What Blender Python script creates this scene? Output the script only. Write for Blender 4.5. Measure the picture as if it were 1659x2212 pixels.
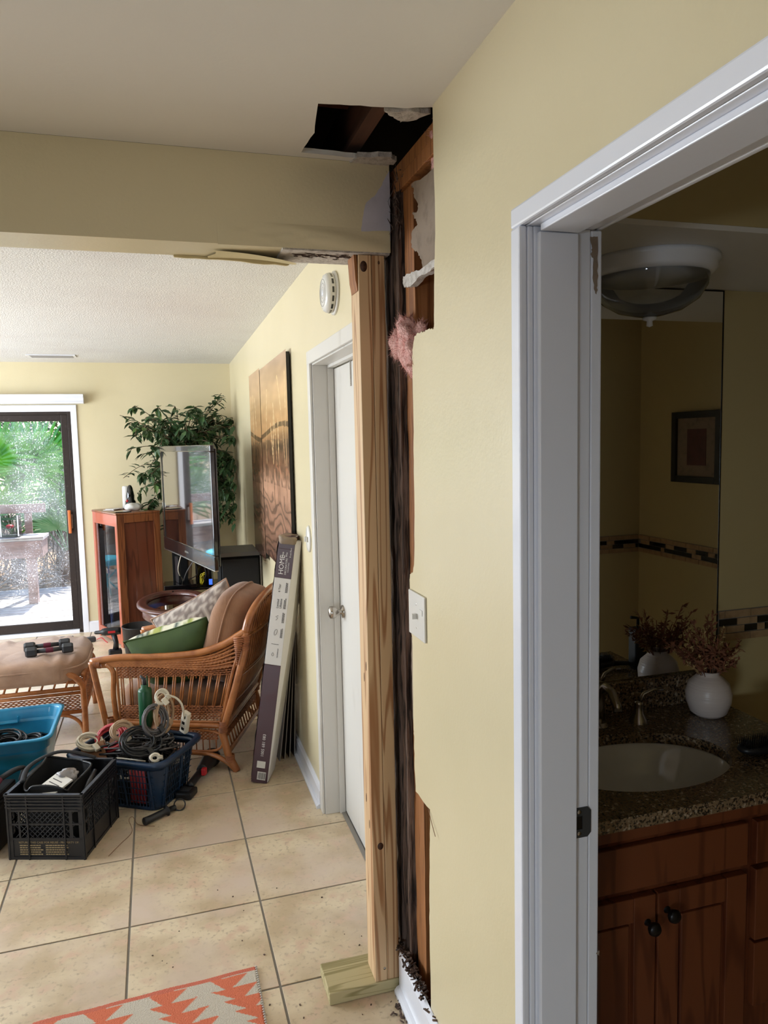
import bpy, bmesh, math, random
from math import pi, sin, cos, sqrt
from mathutils import Vector, Matrix, noise

for o in list(bpy.data.objects): bpy.data.objects.remove(o)
C = bpy.context.scene.collection
RND = random.Random(7)

# ------------------------------------------------------------------ camera
FPX, YAW, PIT, ROL, CAMH = 1599.72, 0.28561, -0.09436, -0.02176, 1.67842
fw = Vector((sin(YAW)*cos(PIT), cos(YAW)*cos(PIT), sin(PIT)))
rt = Vector((cos(YAW), -sin(YAW), 0)); up = rt.cross(fw)
rt2 = rt*cos(ROL)+up*sin(ROL); up2 = -rt*sin(ROL)+up*cos(ROL)
cd = bpy.data.cameras.new('camera'); cam = bpy.data.objects.new('camera', cd); C.objects.link(cam)
cam.matrix_world = Matrix(((rt2.x, up2.x, -fw.x, 0), (rt2.y, up2.y, -fw.y, 0), (rt2.z, up2.z, -fw.z, CAMH), (0, 0, 0, 1)))
cd.sensor_fit = 'VERTICAL'; cd.sensor_height = 24; cd.lens = FPX*24/2212; cd.clip_start = .02; cd.clip_end = 200
bpy.context.scene.camera = cam
# ------------------------------------------------------------------ world, sun, lights, exposure
w = bpy.data.worlds.new('sky'); bpy.context.scene.world = w; w.use_nodes = True
nt = w.node_tree; bgn = nt.nodes['Background']
sky = nt.nodes.new('ShaderNodeTexSky'); sky.sky_type = 'NISHITA'; sky.sun_disc = False
sky.sun_elevation = math.radians(52); sky.sun_rotation = math.radians(10)
nt.links.new(sky.outputs[0], bgn.inputs[0]); bgn.inputs[1].default_value = .60
sd = bpy.data.lights.new('sun', 'SUN'); sd.energy = 12; sd.angle = .01; sd.color = (1, .95, .86)
so = bpy.data.objects.new('sun', sd); C.objects.link(so)
so.rotation_euler = Vector((-.25, -.80, -1.15)).to_track_quat('-Z', 'Y').to_euler()
def area(name, loc, dirv, sx, sy, e, col=(1, 1, 1)):
    l = bpy.data.lights.new(name, 'AREA'); l.shape = 'RECTANGLE'; l.size = sx; l.size_y = sy; l.energy = e; l.color = col
    o = bpy.data.objects.new(name, l); C.objects.link(o); o.location = loc
    o.rotation_euler = Vector(dirv).to_track_quat('-Z', 'Y').to_euler()
    return o
area('fill_living_left', (-3.50, 4.9, 1.35), (1, 0, -.05), 3.4, 1.5, 190, (.84, .92, 1.0))  # unseen lamp added on the left to brighten the living room
area('fill_hall_left', (-3.55, -.25, 1.15), (1, .12, 0), 1.4, .9, 8, (.80, .90, 1.0))  # weak unseen lamp added to lift the hall and door jamb
area('daylight_kitchen_window', (-4.2, -3.7, 1.02), (4.9, 4.9, 0.0), 1.0, .55, 62, (.74, .87, 1.0))  # stands for daylight inferred from behind; set low to light the jamb
vs = bpy.context.scene.view_settings
vs.view_transform = 'Standard'; vs.look = 'None'; vs.exposure = 0.24; vs.gamma = 1; vs.use_curve_mapping = False

# ------------------------------------------------------------------ materials
def L(r, g, b):
    f = lambda c: (c/255/12.92) if c/255 <= .04045 else ((c/255+.055)/1.055)**2.4
    return (f(r), f(g), f(b), 1)
def mat(name, col, rough=.5, metal=0, bump=None, var=None, coat=0, spec=.5, trans=0, coord='Object', grain=None, alpha=None, sheen=0):
    """var=(scale xyz, colour2, lo, hi); bump=(scale xyz, strength, dist)"""
    m = bpy.data.materials.new(name); m.use_nodes = True; t = m.node_tree; N = t.nodes; K = t.links
    b = N['Principled BSDF']; b.inputs['Base Color'].default_value = col
    b.inputs['Roughness'].default_value = rough; b.inputs['Metallic'].default_value = metal
    b.inputs['Coat Weight'].default_value = coat; b.inputs['Specular IOR Level'].default_value = spec
    b.inputs['Transmission Weight'].default_value = trans
    b.inputs['Sheen Weight'].default_value = sheen
    if alpha is not None: b.inputs['Alpha'].default_value = alpha
    tc = N.new('ShaderNodeTexCoord')
    def nz(scale, det=4, dist=0, rg=.55):
        mp = N.new('ShaderNodeMapping'); mp.inputs['Scale'].default_value = scale
        K.new(tc.outputs[coord], mp.inputs[0])
        n = N.new('ShaderNodeTexNoise'); n.inputs['Scale'].default_value = 1; n.inputs['Detail'].default_value = det
        n.inputs['Distortion'].default_value = dist; n.inputs['Roughness'].default_value = rg
        K.new(mp.outputs[0], n.inputs[0]); return n
    last = None
    def mix(fac, c1, c2):
        x = N.new('ShaderNodeMix'); x.data_type = 'RGBA'
        K.new(fac, x.inputs[0])
        if isinstance(c1, tuple): x.inputs[6].default_value = c1
        else: K.new(c1, x.inputs[6])
        if isinstance(c2, tuple): x.inputs[7].default_value = c2
        else: K.new(c2, x.inputs[7])
        return x.outputs[2]
    def ramp(o, lo, hi):
        r = N.new('ShaderNodeMapRange'); r.inputs[1].default_value = lo; r.inputs[2].default_value = hi; r.clamp = True
        K.new(o, r.inputs[0]); return r.outputs[0]
    def mth(op, a, v=None):
        x = N.new('ShaderNodeMath'); x.operation = op
        K.new(a, x.inputs[0])
        if v is not None:
            if isinstance(v, (int, float)): x.inputs[1].default_value = v
            else: K.new(v, x.inputs[1])
        return x.outputs[0]
    cur = col
    for v in (var or []):
        cur = mix(ramp(nz(v[0]).outputs[0], v[2], v[3]), cur, v[1])
    if grain:   # (scale xyz, frequency, colour2, sharp)
        n = nz(grain[0], 2, .3)
        s = mth('SINE', mth('MULTIPLY', n.outputs[0], grain[1]))
        f = ramp(s, grain[3], 1.0)
        cur = mix(f, cur, grain[2])
        bn = f
    if cur is not col: K.new(cur, b.inputs['Base Color'])
    if bump:
        n = nz(bump[0], 3)
        bp = N.new('ShaderNodeBump'); bp.inputs['Strength'].default_value = bump[1]; bp.inputs['Distance'].default_value = bump[2]
        K.new(n.outputs[0], bp.inputs['Height']); K.new(bp.outputs[0], b.inputs['Normal'])
    m['h'] = 1
    return m
PAINT = L(222, 209, 174)
M = {}
M['paint'] = mat('yellow_wall_paint', PAINT, .30, bump=((110, 110, 110), .3, .0015), var=[((1.3, 1.3, 1.3), L(216, 203, 166), .4, .7)])
M['paintbath'] = mat('bathroom_paint_dimmed', L(186, 168, 122), .4)  # dimness of the bathroom put into a darker wall colour
M['ceil'] = mat('white_ceiling_paint', L(226, 222, 216), .55, bump=((60, 60, 60), .25, .002))
M['popcorn'] = mat('textured_ceiling', L(232, 230, 226), .8, bump=((130, 130, 130), .9, .006), var=[((120, 120, 120), L(205, 202, 197), .5, .72), ((1.5, 1.5, 1.5), L(222, 218, 214), .45, .7)])
M['white'] = mat('gloss_white_trim_paint', L(234, 236, 244), .2, bump=((25, 25, 6), .12, .002))
M['white2'] = mat('worn_white_door_paint', L(215, 211, 204), .35, bump=((30, 30, 8), .2, .002), var=[((9, 9, 2), L(196, 190, 181), .62, .8)])
M['gyp'] = mat('torn_gypsum', L(205, 198, 190), .9, bump=((200, 200, 200), 1, .003), var=[((60, 60, 60), L(165, 155, 145), .45, .7)])
M['paper'] = mat('drywall_backing_paper', L(141, 124, 107), .9, bump=((120, 120, 120), .3, .002), var=[((30, 30, 30), L(122, 106, 90), .5, .75)])
M['greypatch'] = mat('bare_drywall_face', L(206, 202, 212), .8, var=[((12, 12, 12), L(190, 186, 194), .4, .7)])
M['pine'] = mat('fresh_pine', L(216, 182, 140), .55, grain=((9, 9, .55), 62, L(168, 120, 78), .45), bump=((60, 60, 4), .15, .001), var=[((3, 3, .6), L(206, 168, 122), .45, .7)])
M['pine2'] = mat('fresh_pine_tight', L(208, 174, 132), .55, grain=((14, 14, .35), 90, L(158, 112, 72), .35), bump=((60, 60, 4), .15, .001))
M['treated'] = mat('green_treated_pine', L(190, 176, 132), .65, grain=((.8, 20, 20), 40, L(150, 138, 92), .4), bump=((5, 60, 60), .2, .001))
M['rot'] = mat('rotten_wood', L(112, 90, 78), .85, var=[((90, 90, 5), L(34, 24, 19), .42, .62), ((40, 40, 3), L(150, 128, 114), .58, .75)], bump=((120, 120, 6), 1, .01))
M['oldwood'] = mat('old_orange_stud', L(160, 104, 56), .7, grain=((22, 22, .6), 60, L(132, 82, 42), .3), var=[((25, 25, 2), L(92, 58, 34), .58, .75)], bump=((80, 80, 5), .5, .003))
M['darkwood'] = mat('dark_sheathing', L(84, 42, 20), .7, grain=((14, 14, .5), 50, L(66, 32, 16), .2), bump=((60, 60, 5), .4, .002))
M['attic'] = mat('attic_wood', L(92, 58, 42), .8, bump=((60, 6, 60), .5, .002), var=[((20, 3, 20), L(60, 36, 26), .45, .7)])
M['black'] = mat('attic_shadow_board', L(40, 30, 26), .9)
M['pink'] = mat('pink_fibreglass', L(240, 190, 180), .95, bump=((160, 160, 160), 1, .01), var=[((30, 30, 30), L(224, 152, 142), .45, .7), ((60, 60, 60), L(240, 196, 180), .6, .8)])
M['knot'] = mat('dark_knot', L(82, 50, 30), .6, var=[((120, 120, 120), L(48, 28, 18), .45, .6)])
M['tile'] = None
M['grout'] = mat('grey_grout', L(136, 130, 122), .9, bump=((150, 150, 150), .4, .002))
M['rattan'] = mat('honey_rattan', L(178, 112, 62), .32, var=[((14, 14, 14), L(142, 82, 40), .42, .7)], bump=((70, 70, 70), .25, .001), coat=.25)
M['rattan2'] = mat('woven_rattan', L(165, 100, 58), .4, var=[((25, 25, 25), L(118, 66, 36), .42, .7)])
M['corduroy'] = mat('tan_corduroy', L(146, 104, 74), .9, bump=((420, 30, 30), .6, .003), var=[((6, 6, 6), L(122, 84, 58), .42, .7)], sheen=.3)
M['corduroy2'] = mat('pale_corduroy', L(176, 142, 118), .9, bump=((30, 420, 30), .6, .003), var=[((6, 6, 6), L(150, 116, 94), .42, .7)], sheen=.3)
M['green'] = mat('olive_velvet', L(56, 76, 30), .8, bump=((60, 60, 60), .3, .002), var=[((6, 6, 6), L(44, 62, 24), .42, .7)])
M['teal'] = mat('blue_plastic_tote', L(34, 138, 178), .38, var=[((5, 5, 5), L(24, 116, 156), .45, .7)], coat=.1)
M['navy'] = mat('navy_plastic', L(17, 42, 68), .38)
M['blk'] = mat('black_plastic', L(24, 24, 27), .42, bump=((60, 60, 60), .2, .001))
M['crate'] = mat('scuffed_black_plastic', L(27, 28, 34), .4, var=[((220, 220, 220), L(120, 115, 105), .70, .76)])
M['blkgloss'] = mat('gloss_black', L(12, 12, 14), .08, coat=.6)
M['blkcloth'] = mat('black_nylon', L(22, 22, 25), .75, bump=((200, 200, 200), .4, .002))
M['maroon'] = mat('maroon_cloth', L(98, 30, 52), .8, bump=((80, 80, 80), .4, .002))
M['red'] = mat('red_plastic', L(186, 32, 40), .4)
M['redcable'] = mat('red_cable_jacket', L(168, 48, 52), .45)
M['whitecable'] = mat('cream_cable_jacket', L(212, 202, 182), .5)
M['tancable'] = mat('tan_cable_jacket', L(168, 138, 108), .5)
M['greycable'] = mat('grey_cable_jacket', L(88, 84, 84), .45)
M['blkcable'] = mat('black_cable_jacket', L(26, 25, 26), .4)
M['chrome'] = mat('brushed_nickel', L(178, 172, 164), .25, metal=1)
M['bronze'] = mat('dark_bronze_aluminium', L(58, 50, 48), .4, metal=.5, var=[((40, 40, 40), L(84, 76, 72), .6, .8)])
M['oak'] = mat('stained_oak', L(142, 84, 48), .35, grain=((16, 16, 1.2), 40, L(104, 56, 30), .2), coat=.2)
M['oakdark'] = mat('stained_oak_panel', L(112, 60, 40), .35, grain=((9, 9, .7), 36, L(90, 46, 30), .2), coat=.2)
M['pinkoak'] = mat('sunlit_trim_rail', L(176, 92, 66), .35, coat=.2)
M['cherry'] = mat('cherry_cabinet', L(112, 58, 30), .45, grain=((10, 10, .9), 30, L(88, 40, 18), .3), coat=.05)  # darkened in colour to help the vanity look dim
M['mahog'] = mat('reddish_brown_table', L(92, 48, 40), .3, var=[((20, 20, 20), L(70, 34, 28), .45, .7)], coat=.3)
M['granite'] = mat('speckled_granite', L(126, 104, 78), .2, var=[((160, 160, 160), L(40, 32, 26), .5, .56), ((90, 90, 90), L(170, 152, 128), .58, .64), ((200, 200, 200), L(96, 66, 44), .6, .66)], coat=.3)  # base darkened too, carrying some of the bathroom's dimness
M['porc'] = mat('white_porcelain', L(225, 222, 216), .12, coat=.5)
M['vase'] = mat('ribbed_white_ceramic', L(214, 200, 192), .3, bump=((3, 3, 160), .5, .004))
M['mirror'] = mat('mirror_silver', (.88, .88, .86, 1), .015, metal=1)
M['screen'] = mat('tv_screen_glass', L(8, 9, 12), .06, coat=1, spec=1)
M['tvblk'] = mat('tv_bezel', L(20, 18, 20), .12, coat=.5)
M['spk'] = mat('speaker_black_wood', L(12, 12, 13), .7, spec=.2)
M['spktop'] = mat('speaker_grey_top', L(110, 108, 106), .5)
M['leafd'] = mat('dark_ficus_leaf', L(52, 78, 46), .42, var=[((20, 20, 20), L(84, 112, 60), .5, .75)])
M['leafl'] = mat('pale_ficus_leaf', L(92, 122, 62), .42)
M['bark'] = mat('brown_bark', L(92, 72, 52), .85, bump=((40, 40, 10), .5, .004))
M['deck'] = mat('weathered_deck', L(168, 164, 164), .8, var=[((3, 40, 40), L(122, 116, 116), .42, .65), ((8, 8, 8), L(186, 182, 178), .5, .75)], bump=((6, 80, 80), .5, .003))
M['bench'] = mat('weathered_bench', L(138, 116, 112), .8, var=[((3, 30, 30), L(104, 84, 80), .42, .7)])
M['litter'] = mat('leaf_litter', L(148, 126, 104), .95, var=[((25, 25, 25), L(84, 68, 56), .45, .6), ((60, 60, 60), L(190, 170, 150), .6, .7)], bump=((40, 40, 40), 1, .02))
M['litleaf'] = mat('dry_leaf', L(160, 130, 100), .9)
M['palm'] = mat('bright_palmetto', L(104, 172, 52), .42, trans=0, var=[((6, 6, 6), L(66, 132, 50), .42, .7)])
M['palm2'] = mat('blue_green_palmetto', L(96, 146, 100), .42, var=[((6, 6, 6), L(128, 164, 120), .42, .7)])
M['tree'] = mat('tree_leaf', L(84, 122, 62), .6, var=[((2, 2, 2), L(50, 84, 44), .42, .7)])
M['twig'] = mat('grey_twig', L(150, 140, 134), .8)
M['paperw'] = mat('white_paper', L(214, 210, 202), .7)
M['card'] = mat('brown_cardboard', L(138, 96, 66), .8)
M['boxdark'] = mat('maroon_printed_carton', L(66, 34, 40), .35, coat=.15, var=[((30, 30, 8), L(92, 62, 64), .68, .76)])
M['boxwhite'] = mat('white_printed_carton', L(212, 208, 206), .45)
M['plastic'] = mat('crumpled_clear_wrap', L(150, 145, 145), .2, bump=((40, 40, 40), 1, .01), coat=.5)
M['ink'] = mat('dark_ink', L(62, 58, 58), .6)
M['inkw'] = mat('white_ink', L(222, 216, 214), .6)
M['inkt'] = mat('tan_ink', L(160, 142, 108), .6)
M['yellow'] = mat('yellow_plastic', L(206, 186, 40), .45)
M['orange'] = mat('orange_wood_handle', L(206, 112, 54), .4)
M['switch'] = mat('white_switch_plastic', L(220, 217, 210), .25)
M['boardblk'] = mat('black_board', L(30, 29, 31), .35)
M['boardedge'] = mat('pale_board_edge', L(160, 156, 152), .5)
M['dkiron'] = mat('grey_cast_iron', L(62, 64, 68), .4, metal=.3)
M['knob'] = mat('oil_rubbed_knob', L(22, 18, 17), .35, metal=.4)
M['greenmetal'] = mat('green_painted_metal', L(22, 78, 48), .35)
M['dried'] = mat('dried_brown_foliage', L(128, 78, 52), .8)
M['pampas'] = mat('beige_pampas', L(176, 146, 96), .9)
M['art1'] = None
M['blue'] = mat('reflection_and_cover_blue', L(70, 120, 225), .6, var=[((30, 30, 30), L(150, 190, 235), .5, .7)])  # bright blue paints the sky reflection in the cabinet glass; also a book cover
M['bordertile'] = mat('tan_border_tile', L(170, 140, 104), .4, var=[((30, 30, 30), L(146, 116, 84), .45, .7)])
M['bluemat'] = mat('grey_door_mat', L(88, 92, 104), .95, bump=((100, 100, 100), 1, .005))
M['tealchair'] = mat('turquoise_canvas', L(40, 178, 206), .6)
M['paintpeel'] = mat('peeled_paint_tape', L(206, 190, 144), .5)
M['crack'] = mat('crack_shadow_fibres', L(70, 52, 42), .9)
def glass(name, tint=(1, 1, 1, 1), dirt=0.0):
    m = bpy.data.materials.new(name); m.use_nodes = True; t = m.node_tree; N = t.nodes; K = t.links
    for n in list(N):
        if n.type != 'OUTPUT_MATERIAL': N.remove(n)
    out = N[0]; tr = N.new('ShaderNodeBsdfTransparent'); tr.inputs[0].default_value = tint
    gl = N.new('ShaderNodeBsdfGlossy'); gl.inputs['Roughness'].default_value = .02
    fr = N.new('ShaderNodeFresnel'); fr.inputs[0].default_value = 1.45
    mx = N.new('ShaderNodeMixShader'); K.new(fr.outputs[0], mx.inputs[0]); K.new(tr.outputs[0], mx.inputs[1]); K.new(gl.outputs[0], mx.inputs[2])
    last = mx.outputs[0]
    if dirt:
        tc = N.new('ShaderNodeTexCoord')
        def nn(s, lo, hi, d=3):
            n = N.new('ShaderNodeTexNoise'); n.inputs['Scale'].default_value = s; n.inputs['Detail'].default_value = d; K.new(tc.outputs['Object'], n.inputs[0])
            r = N.new('ShaderNodeMapRange'); r.inputs[1].default_value = lo; r.inputs[2].default_value = hi; K.new(n.outputs[0], r.inputs[0]); return r.outputs[0]
        a = nn(95, .62, .68, 1); b = nn(2.2, .42, .62)
        mu = N.new('ShaderNodeMath'); mu.operation = 'MULTIPLY'; K.new(a, mu.inputs[0]); K.new(b, mu.inputs[1])
        ad = N.new('ShaderNodeMath'); ad.operation = 'MULTIPLY_ADD'; K.new(b, ad.inputs[0]); ad.inputs[1].default_value = .16; K.new(mu.outputs[0], ad.inputs[2])
        ml = N.new('ShaderNodeMath'); ml.operation = 'MULTIPLY'; ml.inputs[1].default_value = dirt*.5; K.new(ad.outputs[0], ml.inputs[0])
        df = N.new('ShaderNodeBsdfTranslucent'); df.inputs[0].default_value = (.9, .93, 1, 1)
        m2 = N.new('ShaderNodeMixShader'); K.new(ml.outputs[0], m2.inputs[0]); K.new(last, m2.inputs[1]); K.new(df.outputs[0], m2.inputs[2]); last = m2.outputs[0]
    K.new(last, out.inputs[0]); return m
M['glass'] = glass('clear_glass'); M['dirty'] = glass('dusty_door_glass', dirt=.8)
M['bowl'] = glass('frosted_glass_bowl', (.8, .82, .84, 1)); M['bottleglass'] = glass('bottle_glass', (.5, .6, .9, 1))
def vcol(name, rough=.6, bump=None):
    m = mat(name, (1, 1, 1, 1), rough, bump=bump); t = m.node_tree
    a = t.nodes.new('ShaderNodeVertexColor'); a.layer_name = 'Col'; t.links.new(a.outputs[0], t.nodes['Principled BSDF'].inputs['Base Color'])
    return m
M['print'] = vcol('metal_photo_print', .22); M['rug'] = vcol('woven_cotton', .9, ((260, 260, 260), .9, .004))
M['pattern'] = vcol('patterned_fabric', .85, ((160, 160, 160), .4, .002))
def tilemat():
    m = mat('beige_ceramic_tile', L(206, 188, 160), .3, bump=((30, 30, 30), .12, .002), var=[])
    t = m.node_tree; N = t.nodes; K = t.links; b = N['Principled BSDF']
    g = N.new('ShaderNodeNewGeometry'); oi = N.new('ShaderNodeObjectInfo')
    ad = N.new('ShaderNodeVectorMath'); ad.operation = 'MULTIPLY_ADD'; cx = N.new('ShaderNodeCombineXYZ')
    K.new(oi.outputs['Random'], cx.inputs[0]); K.new(oi.outputs['Random'], cx.inputs[1]); K.new(cx.outputs[0], ad.inputs[0]); ad.inputs[1].default_value = (40, 70, 3); K.new(g.outputs['Position'], ad.inputs[2])
    cur = None
    for sc, c1, c2, lo, hi in [(5, L(226, 208, 178), L(198, 176, 144), .40, .62), (14, None, L(216, 186, 160), .52, .68), (60, None, L(176, 156, 130), .55, .75), (3, None, L(216, 196, 178), .5, .7)]:
        n = N.new('ShaderNodeTexNoise'); n.inputs['Scale'].default_value = sc; n.inputs['Detail'].default_value = 6; K.new(ad.outputs[0], n.inputs[0])
        r = N.new('ShaderNodeMapRange'); r.inputs[1].default_value = lo; r.inputs[2].default_value = hi; K.new(n.outputs[0], r.inputs[0])
        x = N.new('ShaderNodeMix'); x.data_type = 'RGBA'; K.new(r.outputs[0], x.inputs[0])
        if cur is None: x.inputs[6].default_value = c1
        else: K.new(cur, x.inputs[6])
        x.inputs[7].default_value = c2; cur = x.outputs[2]
    K.new(cur, b.inputs['Base Color']); return m
M['tile'] = tilemat()

# ------------------------------------------------------------------ mesh helpers
class B:
    def __init__(s): s.v = []; s.f = []; s.sm = []
    def add(s, vs, fs, smooth=False, mx=None):
        n = len(s.v); s.v += [tuple(mx @ Vector(v)) if mx else tuple(v) for v in vs]
        s.f += [tuple(i+n for i in f) for f in fs]; s.sm += [smooth]*len(fs); return s
    def box(s, x0, x1, y0, y1, z0, z1, mx=None, bev=0):
        if bev:
            return s.rbox(x0, x1, y0, y1, z0, z1, bev, mx)
        v = [(x, y, z) for z in (z0, z1) for y in (y0, y1) for x in (x0, x1)]
        return s.add(v, [(0, 2, 3, 1), (4, 5, 7, 6), (0, 1, 5, 4), (2, 6, 7, 3), (0, 4, 6, 2), (1, 3, 7, 5)], False, mx)
    def rbox(s, x0, x1, y0, y1, z0, z1, r, mx=None):
        bm = bmesh.new(); bmesh.ops.create_cube(bm, size=1)
        bmesh.ops.scale(bm, vec=(x1-x0, y1-y0, z1-z0), verts=bm.verts); bmesh.ops.translate(bm, vec=((x0+x1)/2, (y0+y1)/2, (z0+z1)/2), verts=bm.verts)
        bmesh.ops.bevel(bm, geom=list(bm.edges), offset=r, segments=2, affect='EDGES', profile=.5)
        bm.verts.ensure_lookup_table(); bm.verts.index_update()
        s.add([v.co.copy() for v in bm.verts], [tuple(v.index for v in f.verts) for f in bm.faces], False, mx); bm.free(); return s
    def tube(s, pts, r, n=8, closed=False, caps=True, mx=None, flat=1):
        pts = [Vector(p) for p in pts]; m = len(pts); rings = []; prev = None; vs = []; fs = []
        for i, p in enumerate(pts):
            a = pts[(i-1) % m] if (closed or i) else pts[0]; b = pts[(i+1) % m] if (closed or i < m-1) else pts[-1]
            t = (b-a); t = t.normalized() if t.length > 1e-9 else Vector((0, 0, 1))
            if prev is None:
                u = t.cross(Vector((0, 0, 1)) if abs(t.z) < .9 else Vector((1, 0, 0))).normalized()
            else:
                u = (prev-t*prev.dot(t)); u = u.normalized() if u.length > 1e-6 else t.orthogonal().normalized()
            prev = u; wv = t.cross(u); rr = r[i] if isinstance(r, (list, tuple)) else r
            vs += [p+(u*cos(2*pi*k/n)+wv*sin(2*pi*k/n)*flat)*rr for k in range(n)]
        for i in range(m if closed else m-1):
            j = (i+1) % m
            fs += [(i*n+k, i*n+(k+1) % n, j*n+(k+1) % n, j*n+k) for k in range(n)]
        if caps and not closed: fs += [tuple(range(n))[::-1], tuple((m-1)*n+k for k in range(n))]
        return s.add(vs, fs, True, mx)
    def lathe(s, prof, n=32, mx=None, sx=1, sy=1):
        vs = [(r*cos(2*pi*k/n)*sx, r*sin(2*pi*k/n)*sy, z) for r, z in prof for k in range(n)]
        fs = [(i*n+k, i*n+(k+1) % n, (i+1)*n+(k+1) % n, (i+1)*n+k) for i in range(len(prof)-1) for k in range(n)]
        return s.add(vs, fs, True, mx)
    def prism(s, poly, axis, a, b, mx=None):
        n = len(poly)
        def P(p, t): return {'x': (t, p[0], p[1]), 'y': (p[0], t, p[1]), 'z': (p[0], p[1], t)}[axis]
        vs = [P(p, a) for p in poly]+[P(p, b) for p in poly]
        return s.add(vs, [tuple(range(n))[::-1], tuple(range(n, 2*n))]+[(i, (i+1) % n, n+(i+1) % n, n+i) for i in range(n)], False, mx)
    def grid(s, fn, nu, nv, mx=None, smooth=True, closeu=False):
        vs = [fn(i/nu, j/nv) for j in range(nv+1) for i in range(nu+1)]
        return s.add(vs, [(j*(nu+1)+i, j*(nu+1)+i+1, (j+1)*(nu+1)+i+1, (j+1)*(nu+1)+i) for j in range(nv) for i in range(nu)], smooth, mx)
    def sphere(s, c, r, nu=16, nv=10, sq=1, fn=None, mx=None):
        vs = []; 
        e = lambda x: math.copysign(abs(x)**sq, x)
        for j in range(nv+1):
            t = pi*j/nv-pi/2
            for i in range(nu):
                a = 2*pi*i/nu
                p = Vector((e(cos(t))*e(cos(a))*r[0], e(cos(t))*e(sin(a))*r[1], e(sin(t))*r[2]))
                if fn: p = fn(p)
                vs.append(p+Vector(c))
        return s.add(vs, [(j*nu+i, j*nu+(i+1) % nu, (j+1)*nu+(i+1) % nu, (j+1)*nu+i) for j in range(nv) for i in range(nu)], True, mx)
    def mesh(s, name):
        me = bpy.data.meshes.new(name); me.from_pydata(s.v, [], s.f); me.polygons.foreach_set('use_smooth', s.sm)
        bm = bmesh.new(); bm.from_mesh(me); bmesh.ops.remove_doubles(bm, verts=bm.verts, dist=1e-6); bmesh.ops.recalc_face_normals(bm, faces=bm.faces); bm.to_mesh(me); bm.free()
        return me
def wm(o):
    m = o.matrix_basis
    return (wm(o.parent) @ o.matrix_parent_inverse @ m) if o.parent else m
def link(name, me, m, parent=None, label=None, kind=None, local=False):
    o = bpy.data.objects.new(name, me); C.objects.link(o)
    if m is not None and not me.materials: me.materials.append(M[m] if isinstance(m, str) else m)
    if parent:
        o.parent = parent
        if not local: o.matrix_parent_inverse = wm(parent).inverted()
    if label: o['label'] = label
    if kind: o['kind'] = kind
    return o
def obj(name, b, m, parent=None, **k): return link(name, b.mesh(name), m, parent, **k)
def tag(o, label, cat, group=None, kind=None):
    if label: o['label'] = label
    if cat: o['category'] = cat
    if group: o['group'] = group
    if kind: o['kind'] = kind
    return o
def thing(name, label, cat, loc=(0, 0, 0), rz=0, group=None):
    o = bpy.data.objects.new(name, None); C.objects.link(o); o.empty_display_size = .05
    o.location = loc; o.rotation_euler = (0, 0, rz); return tag(o, label, cat, group)
def struct(name, b, m): o = obj(name, b, m); o['kind'] = 'structure'; return o
def T(loc, rz=0, rx=0, ry=0): return Matrix.Translation(Vector(loc)) @ Matrix.Rotation(rz, 4, 'Z') @ Matrix.Rotation(ry, 4, 'Y') @ Matrix.Rotation(rx, 4, 'X')
def frame(o, x, y, z):
    """matrix with given axes"""
    return Matrix(((x[0], y[0], z[0], o[0]), (x[1], y[1], z[1], o[1]), (x[2], y[2], z[2], o[2]), (0, 0, 0, 1)))
def text(s, size, mx, m, parent, name='lettering', ext=.0004, spacing=1.0):
    cu = bpy.data.curves.new(name, 'FONT'); cu.body = s; cu.size = size; cu.extrude = ext; cu.resolution_u = 2; cu.space_character = spacing
    t = bpy.data.objects.new(name+'_src', cu); C.objects.link(t)
    dg = bpy.context.evaluated_depsgraph_get(); me = bpy.data.meshes.new_from_object(t.evaluated_get(dg))
    bpy.data.objects.remove(t); me.transform(mx)
    me.materials.clear()
    return link(name, me, m, parent)
def dup(root, loc, rz=None, label=None):
    r = root.copy(); C.objects.link(r); r.location = loc
    if rz is not None: r.rotation_euler = (0, 0, rz)
    if label: r['label'] = label
    for ch in list(root.children):
        c = ch.copy(); C.objects.link(c); c.parent = r
        for g in ch.children:
            d = g.copy(); C.objects.link(d); d.parent = c
    return r
X0 = .624; H = 2.44; YB0, YB1, ZB = 2.03, 2.176, 2.20; YF = 7.173

# ------------------------------------------------------------------ setting: floor
fl = struct('floor', B().prism([(-3.6,-2.1),(.76,-2.1),(.76,2.0),(.80,2.0),(.80,YF+.02),(-3.6,YF+.02)], 'z', -.03, -.003), 'grout')
TS = .4573; GA = .0141
tb = B(); g = .0038; h2 = TS/2
tb.rbox(-h2+g, h2-g, -h2+g, h2-g, -.010, 0, .0012)
tme = tb.mesh('tile'); tme.materials.append(M['tile'])
for j in range(-10, 10):
    for i in range(-8, 1):
        x, y = (i+.5)*TS, (j-.5)*TS
        wx, wy = .2546+cos(GA)*x-sin(GA)*y, 3.0817+sin(GA)*x+cos(GA)*y
        if wy < -1.3 or wy > 7.0 or wx < -3.4: continue
        o = link('tile', tme, None, fl, local=True); o.location = (wx, wy, 0); o.rotation_euler = (0, 0, GA)
bf = struct('floor_bathroom', B().box(.762, 2.6, .2, 1.95, -.03, 0), 'tile')

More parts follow.
